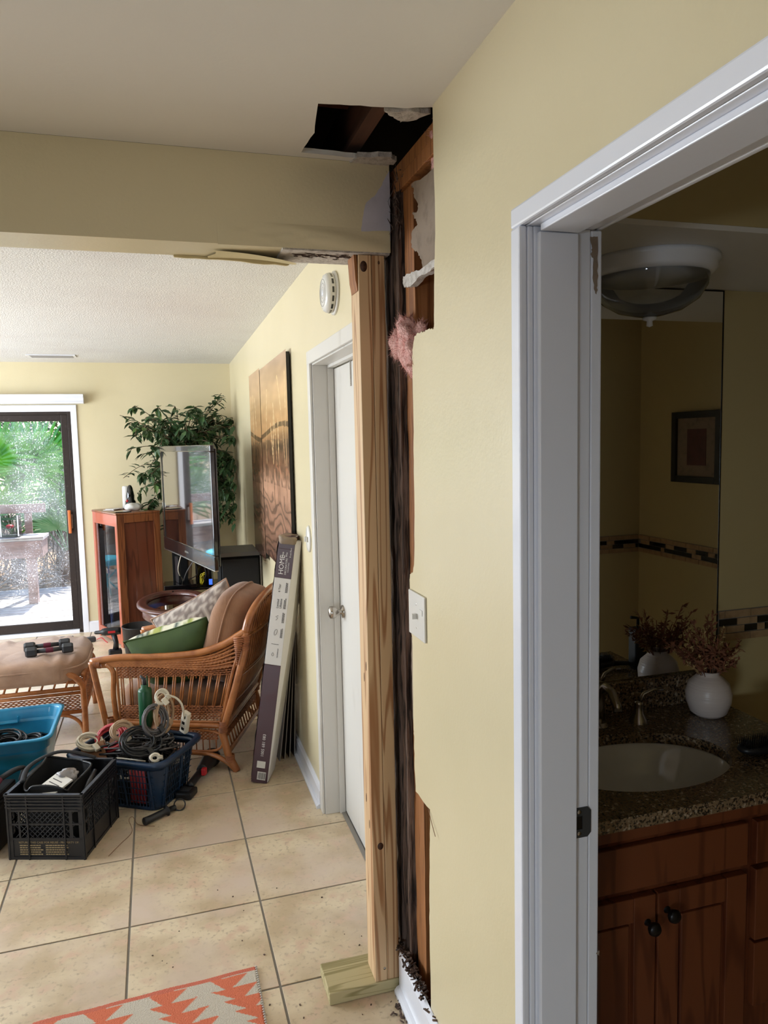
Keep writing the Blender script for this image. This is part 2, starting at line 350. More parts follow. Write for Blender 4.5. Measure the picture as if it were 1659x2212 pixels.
# ------------------------------------------------------------------ ceilings
def jag(pts, n=6, amp=.004, seed=1):
    r = random.Random(seed); out = []
    for a, b in zip(pts, pts[1:]):
        for k in range(n):
            t = k/n; d = Vector((b[0]-a[0], b[1]-a[1])); q = Vector((-d.y, d.x)).normalized() if d.length else Vector((0, 0))
            o = 0 if k == 0 else r.uniform(-amp, amp)
            out.append((a[0]+d.x*t+q.x*o, a[1]+d.y*t+q.y*o))
    out.append(pts[-1]); return out
hole = jag([(.64, 1.665), (.56, 1.690), (.369, 1.713)], 8, .002, 3)+jag([(.369, 1.713), (.392, 1.87), (.382, 2.0)], 4, .002, 5)+jag([(.382, 2.0), (.52, 2.004), (.645, 2.0)], 8, .002, 4)
poly = [(-3.6, -2.1), (.64, -2.1)]+hole+[(.645, 2.03), (-3.6, 2.03)]
ce = struct('ceiling_hall', B().prism(poly, 'z', H, H+.013), 'ceil')
lc = struct('ceiling_living', B().box(-3.6, X0, YB1, YF, H, H+.03), 'popcorn')
struct('ceiling_bathroom', B().box(.762, 2.6, .2, 1.95, H, H+.03), 'ceil')
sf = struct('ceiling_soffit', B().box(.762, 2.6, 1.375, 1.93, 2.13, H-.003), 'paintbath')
obj('soffit_board', B().box(.7625, 2.6, 1.375, 1.93, 2.118, 2.1295), 'ceil', sf)
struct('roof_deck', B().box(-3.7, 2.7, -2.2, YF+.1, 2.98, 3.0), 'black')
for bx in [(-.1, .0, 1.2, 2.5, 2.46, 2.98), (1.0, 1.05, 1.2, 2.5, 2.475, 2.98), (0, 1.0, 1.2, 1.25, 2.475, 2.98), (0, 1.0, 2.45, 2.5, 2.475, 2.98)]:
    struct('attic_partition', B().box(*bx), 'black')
# joists and straps seen through the hole
tag(obj('ceiling_joist', B().box(.515, .553, 1.255, 2.44, 2.475, 2.60), 'attic'), 'brown joist running along inside the ceiling hole', 'joist')
for y, z, lab in [(1.83, 2.56, 'dark strap crossing high in the ceiling hole, nearer the camera'), (1.99, 2.56, 'dark strap crossing in the ceiling hole, beside the beam')]:
    tag(obj('roof_strap', B().box(.005, .51, y-.009, y+.009, z, z+.035), 'darkwood'), lab, 'strap')
# torn drywall scraps at hole edges
def scrap(pts, z0, z1, name, par, axis='z', m='gyp', seed=2):
    return obj(name, B().prism(jag(pts+[pts[0]], 5, .004, seed)[:-1], axis, z0, z1), m, par)
scrap([(.52, 1.700), (.60, 1.688), (.63, 1.69), (.60, 1.735), (.575, 1.75), (.55, 1.725)], H-.006, H+.008, 'torn_drywall', ce)
scrap([(.52, 2.03), (.53, 1.985), (.62, 1.965), (.635, 1.99), (.63, 2.03)], H-.004, H+.009, 'torn_drywall', ce, seed=5)

# ------------------------------------------------------------------ beam over the opening
beam = struct('wall_header', B().box(-3.6, .632, YB0, YB1, ZB+.004, H-.0005), 'paint')
pp = [(.632, 2.423), (.618, 2.40), (.606, 2.377), (.590, 2.355), (.576, 2.344), (.565, 2.335), (.557, 2.312), (.552, 2.285), (.548, 2.256), (.568, 2.251), (.580, 2.258), (.594, 2.255), (.610, 2.258), (.625, 2.246), (.632, 2.234)]
obj('bare_patch', B().prism(jag(pp+[pp[0]], 3, .0012, 9)[:-1], 'y', YB0-.0015, YB0), 'greypatch', beam, label='grey bare drywall where paint peeled off')
# buckled paint along the bottom right of the beam
def buck(u, v):
    x = .16+u*.47; z = ZB+.002+v*.062
    d = .010*sin(pi*v)*(.35+.65*u)*(.6+.4*sin(9*u+4*v))+.004*noise.noise(Vector((x*25, z*60, 0)))*sin(pi*v)*sin(pi*min(1, u*1.2+.001))
    return (x, YB0-.0008-max(0, d)*sin(pi*min(1, u*4))**.5 if u < .25 else YB0-.0008-max(0, d), z)
obj('buckled_paint', B().grid(buck, 60, 12), 'paint', beam)
# damaged underside
obj('underside_board', B().box(.33, .63, YB0+.004, YB1-.004, ZB-.0015, ZB+.004), 'gyp', beam, label='torn whitish gypsum underside')
cb = B(); r = random.Random(5)
for k in range(70):
    x = .36+r.random()*.20; y = YB0+.05+r.gauss(0, .012); a = r.uniform(-.5, .5); l = r.uniform(.006, .03)
    z = ZB-.0016
    cb.tube([(x, y, z), (x+l*cos(a)*.5, y+l*sin(a)*.5+r.uniform(-.004, .004), z-.001), (x+l*cos(a), y+l*sin(a), z)], r.uniform(.0005, .0016), 4)
obj('cracks', cb, 'crack', beam)['kind'] = 'stuff'
def peel(u, v):
    x = .15+u*.22; y = YB0+.055+v*.09
    return (x+.01*sin(6*v), y, ZB-.001-.022*(u**2)*(1-.5*v)-.006*sin(pi*v)*u+.012*u*v)
obj('peeling_tape', B().grid(peel, 24, 8), 'paintpeel', beam, label='curled strip of peeling painted tape')
obj('torn_edge', B().prism(jag([(.05, ZB-.002), (.20, ZB-.004), (.36, ZB-.012), (.38, ZB-.004), (.36, ZB+.004), (.05, ZB+.004), (.05, ZB-.002)], 5, .002, 3)[:-1], 'y', YB1-.006, YB1+.001), 'paintpeel', beam)

# ------------------------------------------------------------------ right hand wall, hall part: painted drywall with its cut edge
edge = jag([(1.661, H), (1.655, 2.18), (1.666, 2.058), (1.672, 1.955), (1.675, 1.942), (1.710, 1.947), (1.746, 1.946), (1.785, 1.948), (1.817, 1.944), (1.832, 1.915), (1.838, 1.89),
     (1.835, 1.752), (1.838, 1.63), (1.84, 1.481), (1.851, 1.354), (1.862, 1.33), (1.888, 1.318), (1.892, 1.30), (1.897, 1.17), (1.88, 1.15), (1.878, 1.11), (1.881, .885), (1.878, .86), (1.88, .789), (1.873, .711),
     (1.758, .721-.006), (1.762, .629), (1.772, .496), (1.776, .379), (1.776, .02)], 5, .0022, 12)
poly = [(-2.1, H), (-2.1, 0), (.41, 0), (.41, 2.065), (1.218, 2.065), (1.218, 0), (1.776, 0)]+edge[::-1]
wr = struct('wall_right', B().prism(poly, 'x', X0, X0+.013), 'paint')
lw = struct('wall_right_bathroom_side', B().prism([(-2.1, H), (-2.1, 0), (.41, 0), (.41, 2.065), (1.218, 2.065), (1.218, 0), (2.17, 0), (2.17, 2.40), (2.17, H)], 'x', .744, .762), 'paint')
# torn backing paper & gypsum behind the cut
k = .650/.70
pap = [(y*k, CAMH+(z-CAMH)*k) for y, z in [(2.035, 2.392), (2.012, 2.378), (2.009, 2.353), (1.976, 2.324), (1.98, 2.307), (2.027, 2.312), (2.001, 2.292), (1.982, 2.271), (2.03, 2.265), (2.039, 2.242), (2.032, 2.221), (1.986, 2.197), (1.96, 2.173), (1.939, 2.143), (1.98, 2.135), (1.87, 2.125), (1.60, 2.10), (1.60, 2.385), (1.90, 2.375)]]
obj('backing_paper', B().prism(jag(pap+[pap[0]], 5, .0035, 8)[:-1], 'x', .646, .652), 'paper', wr, label='grey-brown torn backing paper')
k = .655/.68
fp = [(y*k, CAMH+(z-CAMH)*k) for y, z in [(2.039, 2.142), (2.043, 2.125), (2.030, 2.110), (1.98, 2.102), (1.914, 2.112), (1.819, 2.108), (1.75, 2.12), (1.75, 2.132), (1.90, 2.128), (1.96, 2.138)]]
obj('torn_flap', B().prism(jag(fp+[fp[0]], 5, .003, 18)[:-1], 'x', .645, .664), 'gyp', wr, label='whitish torn gypsum flap')
obj('gypsum_strip', B().prism(jag([(1.925, 1.135), (1.93, 1.05), (1.925, .90), (1.90, .87), (1.86, .87), (1.86, 1.12), (1.90, 1.15), (1.925, 1.135)], 5, .003, 28)[:-1], 'x', .637, .643), 'paper', wr, label='tan torn gypsum strip')
obj('loose_wire', B().tube([(.622, 1.765, .716), (.619, 1.735, .695), (.617, 1.700, .672)], .0009, 5), 'card', wr)
obj('gypsum_crumb', B().sphere((.664, 1.83, 2.30), (.004, .018, .012), 10, 6, fn=lambda p: p*(1+.5*noise.noise(p*90))), 'gyp', wr)
# framing
def board(name, x0, x1, y0, y1, z0, z1, m, label, cat='stud', amp=0, seed=0, nx=4, ny=8, nz=90):
    """vertical timber with real surface relief"""
    b = B(); hw, hd = (x1-x0)/2, (y1-y0)/2; cx, cy = (x0+x1)/2, (y0+y1)/2
    per = [(-hw+2*hw*i/nx, -hd) for i in range(nx)]+[(hw, -hd+2*hd*i/ny) for i in range(ny)]+[(hw-2*hw*i/nx, hd) for i in range(nx)]+[(-hw, hd-2*hd*i/ny) for i in range(ny)]
    n = len(per)
    vs = []
    for j in range(nz+1):
        z = z0+(z1-z0)*j/nz
        for (px, py) in per:
            q = Vector((cx+px, cy+py, z)); d = 0
            if amp:
                d = amp*(noise.noise(Vector((q.x*60+seed, q.y*95, z*4)))*1.0+.8*noise.noise(Vector((q.x*30, q.y*40+seed, z*14))))
                d = min(d, amp*.35)
            l = sqrt(px*px+py*py); vs.append((cx+px*(1+d/l), cy+py*(1+d/l), z))
    fs = [(j*n+i, j*n+(i+1) % n, (j+1)*n+(i+1) % n, (j+1)*n+i) for j in range(nz) for i in range(n)]+[tuple(range(n))[::-1], tuple(nz*n+i for i in range(n))]
    b.add(vs, fs, False)
    o = obj(name, b, m); return tag(o, label, cat)
board('rotted_stud', .640, .712, 1.990, 2.12, .04, 2.355, 'rot', 'dark rotted stud standing right behind the new pine post', 'stud', .010, 3, 5, 26, 420)
board('orange_stud', .658, .726, 1.905, 1.985, .04, 2.355, 'oldwood', 'old orange-brown stud between the rotted stud and the cut drywall', 'stud', .004, 8, 4, 10, 220)
for y0, y1, lab in [(1.60, 1.765, 'dark reddish board at the back of the wall cavity, nearest the doorway'), (1.768, 1.900, 'dark reddish board at the back of the wall cavity, beside the orange stud')]:
    tag(obj('backing_board', B().rbox(.729, .742, y0, y1, .04, 2.355, .002), 'darkwood'), lab, 'board')
tag(obj('trimmer_stud', B().rbox(.640, .742, 1.222, 1.26, .04, 2.355, .002), 'oldwood'), None, 'stud')['label'] = 'hidden door-side stud inside the wall'
tp = thing('top_plate', 'orange-brown doubled top plate under the corner of the ceiling hole', 'plate', (.69, 1.85, 2.357))
obj('plank', B().rbox(.645, .735, 1.60, 2.165, 2.357, 2.395, .002), 'oldwood', tp); obj('plank', B().rbox(.650, .742, 1.60, 2.165, 2.397, 2.435, .002), 'oldwood', tp)
spl = B(); r = random.Random(4)
for kx in range(60):
    y = r.uniform(1.93, 2.10); z = r.uniform(2.25, 2.40); spl.tube([(.637, y, z), (.632+r.uniform(-.012, .003), y+r.uniform(-.03, .02), z+r.uniform(-.05, .04))], [r.uniform(.001, .003), .0004], 4)
tag(obj('wood_splinters', spl, 'rot'), 'dark splinters of rotten wood at the top of the rotted stud', 'splinters', kind='stuff')
# wood debris on the floor of the opening
db = B()
for kx in range(420):
    y = r.gauss(1.95, .10); x = r.uniform(.640, .70) if r.random() < .5 else r.gauss(.615, .02); 
    if x < .60 and y > 2.0: continue
    x = min(x, .72); z = (.04 if x > .636 else (.142 if x > .606 else .002)); s = r.uniform(.0015, .006)
    mxx = T((x, y, z+s*.5), r.uniform(0, 6), r.uniform(-.5, .5), r.uniform(-.5, .5)); db.box(-s*1.8, s*1.8, -s*.5, s*.5, -s*.4, s*.4, mxx)
tag(obj('wood_crumbs', db, 'rot'), 'dark wood crumbs along the baseboard below the rotted stud', 'debris', kind='stuff')
sole = tag(obj('sole_plate', B().rbox(.640, .742, 1.30, 2.17, 0.002, .038, .002), 'rot'), 'dark crumbling bottom plate under the rotted stud', 'plate')
# insulation
def fluff(name, c, r3, label, seed, n=2600, tilt=None):
    R2 = random.Random(seed); b = B()
    def f(p):
        q = p*18+Vector((seed, 0, 0)); return p*(1+.75*noise.noise(q)+.35*noise.noise(q*2.7))
    mx = T(c, 0, tilt or 0, 0)
    b.sphere((0, 0, 0), r3, 44, 30, 1, f, mx)
    for _ in range(n):
        a = R2.uniform(0, 2*pi); t = math.asin(R2.uniform(-1, 1)); d = Vector((cos(t)*cos(a)*r3[0], cos(t)*sin(a)*r3[1], sin(t)*r3[2])); p = f(d)
        e = d.normalized()*R2.uniform(.004, .014)+Vector((R2.gauss(0, .006), R2.gauss(0, .006), R2.gauss(0, .006))); s = Vector((R2.gauss(0, 1), R2.gauss(0, 1), R2.gauss(0, 1))).normalized()*.0006
        b.add([p-s, p+s, p+e], [(0, 1, 2)], False, mx)
    return tag(obj(name, b, 'pink'), label, 'insulation')
fluff('pink_insulation', (.655, 1.90, 1.935), (.034, .10, .050), 'big pink tuft of insulation hanging out of the wall beside the pine post', 3, tilt=.9)
fluff('pink_insulation', (.640, 1.985, 1.945), (.026, .060, .036), 'pale pink tip of insulation poking over the post edge', 23, 1500, tilt=.1)
fluff('pink_insulation', (.672, 1.715, 2.375), (.022, .075, .085), 'pink insulation lump at the top corner below the ceiling hole', 5, 1500)
fluff('pink_insulation', (.705, 1.91, 2.225), (.018, .035, .028), 'small pink insulation bit showing at a notch of the torn paper', 9, 600)
fluff('pink_insulation', (.700, 1.665, 2.02), (.030, .055, .10), 'pink insulation strip at the right side of the lower opening', 11, 1500)

# baseboard of the hall wall
bb = B()
bb.prism([(.612, 0), (.612, .115), (.617, .135), (.6235, .14), (.6235, 0)], 'y', 1.246, 2.03)
o = struct('baseboard_hall', bb, 'white'); obj('shoe_moulding', B().prism([(.596, 0), (.596, .010), (.603, .020), (.612, .024), (.612, 0)], 'y', 1.246, 2.03), 'white', o)

# ------------------------------------------------------------------ new post and its base block
post = thing('new_post', 'pale new double pine post standing under the beam end', 'post', (.579, 2.09, .038))
for x0, x1, m, kn in [(.541, .5785, 'pine', [(.556, 2.166, .010, .015), (.566, .470, .009, .011)]), (.5795, .617, 'pine2', [(.60, 2.178, .003, .005)])]:
    pl = obj('plank', B().rbox(x0, x1, 2.043, 2.132, .0385, ZB-.002, .0022), m, post)
    for (kx, kz, a, b2) in kn:
        obj('knot', B().lathe([(0, -.0008), (1, 0), (1.0, .003)], 20, frame((kx, 2.0424, kz), (a, 0, 0), (0, 0, b2), (0, 1, 0))), 'knot', pl)
pb = post.children[0]
for kz, ky in [(.98, 2.09), (.60, 2.10), (.53, 2.07), (1.02, 2.065)]:
    obj('knot', B().lathe([(0, -.0006), (1, 0), (1, .003)], 16, frame((.5406, ky, kz), (0, .003, 0), (0, 0, .014), (1, 0, 0))), 'knot', pb)
obj('screw_head', B().lathe([(0, -.001), (.004, -.001), (.0042, .002)], 12, frame((.570, 2.0425, .078), (1, 0, 0), (0, 0, 1), (0, 1, 0))), 'chrome', post)
tag(obj('base_block', B().rbox(-.113, .107, -.069, .069, 0, .038, .003, ), 'treated'), 'greenish treated timber block flat on the tiles under the post', 'block')
bpy.data.objects['base_block'].location = (.509, 2.108, .0005)
bpy.data.objects['base_block'].rotation_euler = (0, 0, 0)
tag(obj('wall_shim', B().prism(jag([(.530, 2.199), (.538, 2.199), (.540, 2.13), (.539, 2.10), (.534, 2.13), (.530, 2.199)], 2, .001)[:-1], 'y', 2.05, 2.12), 'oldwood'), 'thin wood shim wedged at the top of the pine post', 'shim')

# ------------------------------------------------------------------ bathroom door frame
dj = thing('door_1', None, None, (.70, 1.2, 0)); dj['kind'] = 'structure'
YJ = 1.200; XA, XB = .608, .757
jb = B()
jb.rbox(XA, .6235, YJ+.001, YJ+.036, 0, 2.048, .004)           # casing leg
obj('casing', jb, 'white', dj)
obj('jamb', B().rbox(.6355, .7485, YJ, YJ+.017, 0, 2.0475, .002), 'white', dj)
obj('casing_lip', B().rbox(.6238, .635, YJ+.0005, YJ+.017, 0, 2.0475, .003), 'white', dj)
obj('door_stop', B().rbox(.641, .717, YJ-.012, YJ-.0002, 0, 2.036, .002), 'white', dj)
obj('casing', B().rbox(.7492, .772, YJ+.0005, YJ+.0168, 0, 2.0475, .003), 'white', dj)
obj('head_casing', B().rbox(XA, .6235, .37, YJ+.036, 2.0485, 2.083, .004), 'white', dj)
obj('head_jamb', B().rbox(.6245, .757, .41, YJ+.017, 2.048, 2.066, .002), 'white', dj)
obj('head_stop', B().rbox(.641, .717, .425, YJ-.013, 2.036, 2.0478, .002), 'white', dj)
obj('head_casing', B().rbox(.7625, .773, .37, YJ+.06, 2.0485, 2.10, .003), 'white', dj)
obj('jamb', B().rbox(.6245, .760, .410, .425, 0, 2.047, .002), 'white', dj)
obj('casing', B().rbox(XA, .6235, .37, .424, 0, 2.048, .004), 'white', dj)
chip = [(0.7470, 2.035), (0.7620, 2.036), (0.7630, 1.985), (0.7620, 1.95), (0.7600, 1.935), (0.7550, 1.945), (0.7530, 1.97), (0.7540, 1.995), (0.7480, 2.005), (0.7510, 2.015)]
obj('paint_chip', B().prism(jag(chip+[chip[0]], 4, .0015, 3)[:-1], 'y', YJ-.0008, YJ), 'paper', dj, label='beige patch of chipped paint')
for xz in [(0.7710, .668), (0.7720, .50)]:
    obj('paint_chip', B().prism(jag([(xz[0]-.004, xz[1]), (xz[0]+.003, xz[1]+.005), (xz[0]+.003, xz[1]-.006), (xz[0]-.004, xz[1])], 3, .001)[:-1], 'y', YJ-.0007, YJ), 'paper', dj)
# strike plate
sp = obj('strike_plate', B(), 'chrome', dj)
zz = .944
sme = B(); outer = [(0.7170, zz-.03), (0.7170, zz+.03), (0.7450, zz+.03), (0.7530, zz+.022), (0.7530, zz-.022), (0.7450, zz-.03)]
sme.prism([(0.7170, zz+.013), (0.7170, zz+.03), (0.7460, zz+.03), (0.7535, zz+.022), (0.7535, zz+.013)], 'y', YJ-.0018, YJ)
sme.prism([(0.7170, zz-.013), (0.7170, zz-.03), (0.7460, zz-.03), (0.7535, zz-.022), (0.7535, zz-.013)], 'y', YJ-.0018, YJ)
sme.box(0.7170, 0.7220, YJ-.0018, YJ, zz-.013, zz+.013); sme.box(0.7350, 0.7535, YJ-.0018, YJ, zz-.013, zz+.013)
bpy.data.objects.remove(sp); sp = obj('strike_plate', sme, 'dkiron', dj, label='grey metal strike plate')
obj('latch_hole', B().box(0.7220, 0.7350, YJ-.0004, YJ, zz-.013, zz+.013), 'knob', sp)
for dz in (.0215, -.0215): obj('screw', B().lathe([(0, -.0008), (.004, -.0008), (.0045, .001)], 12, frame((0.7280, YJ-.0018, zz+dz), (1, 0, 0), (0, 0, 1), (0, 1, 0))), 'chrome', sp)

# light switch on the hall wall
swt = thing('light_switch', 'white plastic light switch plate beside the cut wall edge', 'switch', (.624, 1.822, 1.22))
obj('plate', B().rbox(.6175, .6238, 1.758, 1.886, 1.160, 1.280, .0025), 'switch', swt)
obj('toggle', B().prism([(1.815, 1.212), (1.815, 1.226), (1.822, 1.226), (1.822, 1.212)], 'x', .604, .618), 'switch', swt)
obj('screw', B().lathe([(0, -.001), (.003, 0)], 10, frame((.6173, 1.822, 1.250), (0, 1, 0), (0, 0, 1), (1, 0, 0))), 'chrome', swt)
obj('screw', B().lathe([(0, -.001), (.003, 0)], 10, frame((.6173, 1.822, 1.188), (0, 1, 0), (0, 0, 1), (1, 0, 0))), 'chrome', swt)
obj('timer_dial', B().rbox(.6158, .6176, 1.772, 1.792, 1.228, 1.243, .0006), 'switch', swt)

# ------------------------------------------------------------------ living room walls
DY0, DY1, DZ = 2.30, 3.190, 2.030
lwall = struct('wall_right_living', B().prism([(YB1, H), (YB1, 0), (DY0, 0), (DY0, DZ), (DY1, DZ), (DY1, 0), (YF, 0), (YF, H)], 'x', X0, X0+.014), 'paint')
struct('wall_partition_core', B().prism([(2.178, H), (2.178, 0), (DY0-.02, 0), (DY0-.02, DZ+.02), (DY1+.02, DZ+.02), (DY1+.02, 0), (YF, 0), (YF, H)], 'x', X0+.0145, .80), 'white2')
WX0, WX1 = -2.75, -.785
fw_ = B(); fw_.prism([(-3.6, 0), (WX0, 0), (WX0, 2.01), (WX1, 2.01), (WX1, 0), (.80, 0), (.80, H), (-3.6, H)], 'y', YF, YF+.15)
struct('wall_far', fw_, 'paint')
lf = B(); lf.prism([(-2.1, 0), (YF, 0), (YF, H), (6.7, H), (6.7, .5), (3.1, .5), (3.1, 2.15), (6.7, 2.15), (6.7, H), (.55, H), (.55, .65), (-1.05, .65), (-1.05, 1.65), (.55, 1.65), (.55, H), (-2.1, H)], 'x', -3.62, -3.6)
struct('wall_left', lf, 'paint')
kb = B(); kb.box(-2.1, .8, -2.12, -2.1, 0, H).box(-3.6, -2.1, -2.12, -2.1, 0, .5).box(-3.6, -2.1, -2.12, -2.1, 1.36, H)
struct('wall_back', kb, 'cherry')  # unseen wall; low slot lights jamb not beam, dark finish cuts hall fill
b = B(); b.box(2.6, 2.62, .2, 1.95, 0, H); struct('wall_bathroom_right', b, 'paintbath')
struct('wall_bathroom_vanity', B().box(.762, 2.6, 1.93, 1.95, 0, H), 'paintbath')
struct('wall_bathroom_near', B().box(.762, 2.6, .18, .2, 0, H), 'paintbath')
o = struct('baseboard_living', B().prism([(.611, 0), (.611, .08), (.616, .095), (.6238, .10), (.6238, 0)], 'y', DY1+.045, YF-.001), 'white')
obj('shoe_moulding', B().prism([(.596, 0), (.596, .010), (.603, .018), (.611, .020), (.611, 0)], 'y', DY1+.045, YF-.02), 'white', o)
struct('baseboard_far', B().prism([(YF-.0005, 0), (YF-.0005, .10), (YF-.012, .09), (YF-.012, 0)], 'x', -.74, .61), 'white')

# closed white door in the living room wall
d2 = thing('door_2', None, None, (.74, 2.8, 0)); d2['kind'] = 'structure'
obj('casing', B().rbox(.612, .6236, DY1-.012, DY1+.042, 0, 2.072, .003), 'white2', d2)
obj('casing', B().rbox(.612, .6236, DY0-.044, DY0+.008, 0, 2.072, .003), 'white2', d2)
obj('head_casing', B().rbox(.611, .6236, DY0-.044, DY1+.042, 2.018, 2.074, .003), 'white2', d2)
obj('jamb', B().rbox(.6245, .79, DY1-.019, DY1-.0005, 0, 2.012, .001), 'white2', d2)
obj('door_stop', B().rbox(.69, .715, DY1-.031, DY1-.0195, 0, 1.999, .001), 'white2', d2)
obj('head_jamb', B().rbox(.6245, .79, DY0, DY1, 2.012, 2.0295, .001), 'white2', d2)
obj('head_stop', B().rbox(.69, .715, DY0+.02, DY1-.02, 2.000, 2.0118, .001), 'white2', d2)
obj('jamb', B().rbox(.6245, .79, DY0+.0005, DY0+.019, 0, 2.012, .001), 'white2', d2)
sl = obj('door_slab', B().rbox(.717, .752, DY0+.022, DY1-.022, .008, 1.996, .002), 'white2', d2)
kn = B(); kn.lathe([(.028, 0), (.028, .006), (.012, .010), (.010, .025), (.024, .036), (.028, .048), (.026, .060), (.014, .066), (0, .067)], 24, frame((.7168, 3.105, .945), (0, 0, 1), (0, 1, 0), (-1, 0, 0)))
obj('knob', kn, 'chrome', d2, label='satin metal door knob')
for y in (2.86, 2.80):
    hb = B(); hb.rbox(.7135, .716, y-.006, y+.006, 1.90, 1.9975, .0008); hb.rbox(.716, .75, y-.006, y+.006, 1.9965, 1.999, .0005)
    tag(obj('over_door_hook', hb, 'chrome'), 'metal hook over the top of the white door, ' + ('farther one' if y > 2.83 else 'one nearer the post'), 'hook')
obj('threshold_strip', B().rbox(.697, .716, DY0+.02, DY1-.03, 0.0002, .004, .001), 'grout', d2)

# smoke alarm
sa = thing('smoke_alarm', 'round white smoke alarm high on the living room wall', 'smoke alarm', (X0, 2.69, 2.222))
mx = frame((X0-.0005, 2.70, 2.222), (0, 1, 0), (0, 0, 1), (-1, 0, 0))
obj('base', B().lathe([(0, 0), (.078, 0), (.078, .006), (.072, .009), (0, .009)], 40, mx), 'switch', sa)
obj('housing', B().lathe([(.066, .009), (.070, .014), (.070, .030), (.064, .040), (.050, .045), (0, .046)], 40, mx), 'switch', sa)
vb = B()
for k in range(14):
    a = 2*pi*k/14; m2 = mx @ Matrix.Rotation(a, 4, 'Z')
    vb.box(.0692, .0706, -.010, .010, .017, .024, m2)
obj('vents', vb, 'blkgloss', sa)
for rr in (.048, .034, .020):
    obj('ring', B().tube([(rr*cos(a), rr*sin(a), .0455) for a in [k*2*pi/28 for k in range(28)]], .0008, 5, True, mx=mx), 'boardedge', sa)
obj('test_button', B().lathe([(0, .048), (.012, .047), (.013, .044)], 20, mx), 'white', sa)

# wall plate by the door
wp = thing('thermostat_plate', 'white rounded switch plate on the living room wall beside the door casing', 'switch', (X0, 3.37, 1.24))
pf = [(.0, .0), (.062, .0), (.062, .004), (.054, .010), (.0, .012)]
obj('plate', B().lathe(pf, 28, frame((X0-.0006, 3.355, 1.24), (0, .72, 0), (0, 0, 1), (-1, 0, 0)), 1, 1), 'switch', wp)
obj('toggle', B().rbox(.600, .614, 3.350, 3.360, 1.228, 1.252, .001), 'switch', wp)
obj('toggle', B().rbox(.604, .614, 3.330, 3.338, 1.228, 1.252, .001), 'switch', wp)

# ------------------------------------------------------------------ photo print panels on the wall
def ramp3(t, stops):
    for (a, ca), (b2, cb2) in zip(stops, stops[1:]):
        if t <= b2: f = (t-a)/(b2-a); return tuple(ca[i]+(cb2[i]-ca[i])*f for i in range(3))
    return stops[-1][1]
def printpanel(y0, y1, z0, z1, label, seed):
    # grid in y (towards camera = right of picture) and z
    nu, nv = int((y1-y0)/.0055), int((z1-z0)/.005)
    b = B(); xf = .598
    b.grid(lambda u, v: (xf, y1-(y1-y0)*u, z0+(z1-z0)*v), nu, nv, smooth=False)
    me = b.mesh('sheet'); ca = me.color_attributes.new('Col', 'FLOAT_COLOR', 'POINT')
    stems = []
    r = random.Random(seed)
    for k in range(7 if y1-y0 > .8 else 4):
        stems.append((r.uniform(.12, .92), r.uniform(.62, .93), r.uniform(-.16, .16)))
    vals = []
    for vt in me.vertices:
        Y = y1-vt.co.y; z = (vt.co.z-z0)/(z1-z0); Y2 = Y+seed*.9
        n = noise.noise(Vector((Y2*1.2, z*9, 1))); n2 = noise.noise(Vector((Y2*5, z*26, 4)))
        c = ramp3(z, [(0, (104, 74, 60)), (.12, (134, 98, 80)), (.30, (184, 142, 116)), (.42, (206, 160, 130)), (.50, (140, 98, 72)), (.58, (132, 98, 70)), (.66, (196, 152, 104)), (.80, (206, 166, 118)), (1, (196, 162, 132))])
        f = 1+.14*n+.08*n2
        if z < .36:    # sand ripples
            q = z*17+1.5*noise.noise(Vector((Y2*2.6, z*9, 7)))+.5*noise.noise(Vector((Y2*7, z*22, 2)))+.35*sin(Y2*5)
            s = sin(q*2*pi); f *= 1+.15*(s if s > 0 else s*1.2)*(1-z/.40)
            if s < -.80: f *= .80
        if .40 < z < .62:
            f *= 1+.35*noise.noise(Vector((Y2*14, z*30, 3)))-.12
        if abs(z-.66-.03*sin(Y2*3)) < .012: f *= .62
        yy = Y/(y1-y0)
        for (sx, top, ln) in stems:
            if .30 < z < top:
                px = sx+ln*(z-.35)**2*4.5; d = abs(yy-px)*(y1-y0)
                wdt = .0045+(.009 if z > top-.16 else 0)*(1+.6*sin(z*210))
                if d < wdt: c = (226, 190, 140) if z > .5 else (110, 76, 54); f = 1.0
        vals += list(L(*[max(0, min(255, x*f)) for x in c]))
    ca.data.foreach_set('color', vals)
    t = thing('photo_print_panel', label, 'picture', (.598, (y0+y1)/2, z0))
    link('sheet', me, 'print', t)
    obj('back_frame', B().rbox(.5985, .618, y0+.012, y1-.012, z0+.01, z1-.01, .002), 'boardblk', t)
printpanel(4.775, 5.365, .93, 2.160, 'narrow left metal print panel of brown dunes on the living room wall', 1)
printpanel(3.70, 4.752, .985, 2.146, 'wide right metal print panel of sea oats and sand ripples on the wall', 2)

# ------------------------------------------------------------------ ceiling vent
cv = thing('ceiling_vent', 'white metal air vent in the living room ceiling', 'vent', (-.84, 6.66, H))
obj('frame', B().rbox(-1.03, -.66, 6.58, 6.74, H-.008, H-.0005, .002), 'white', cv)
for k in range(6):
    obj('louvre', B().box(-1.005, -.685, 6.597+k*.024, 6.611+k*.024, H-.0115, H-.0085), 'boardedge', cv)

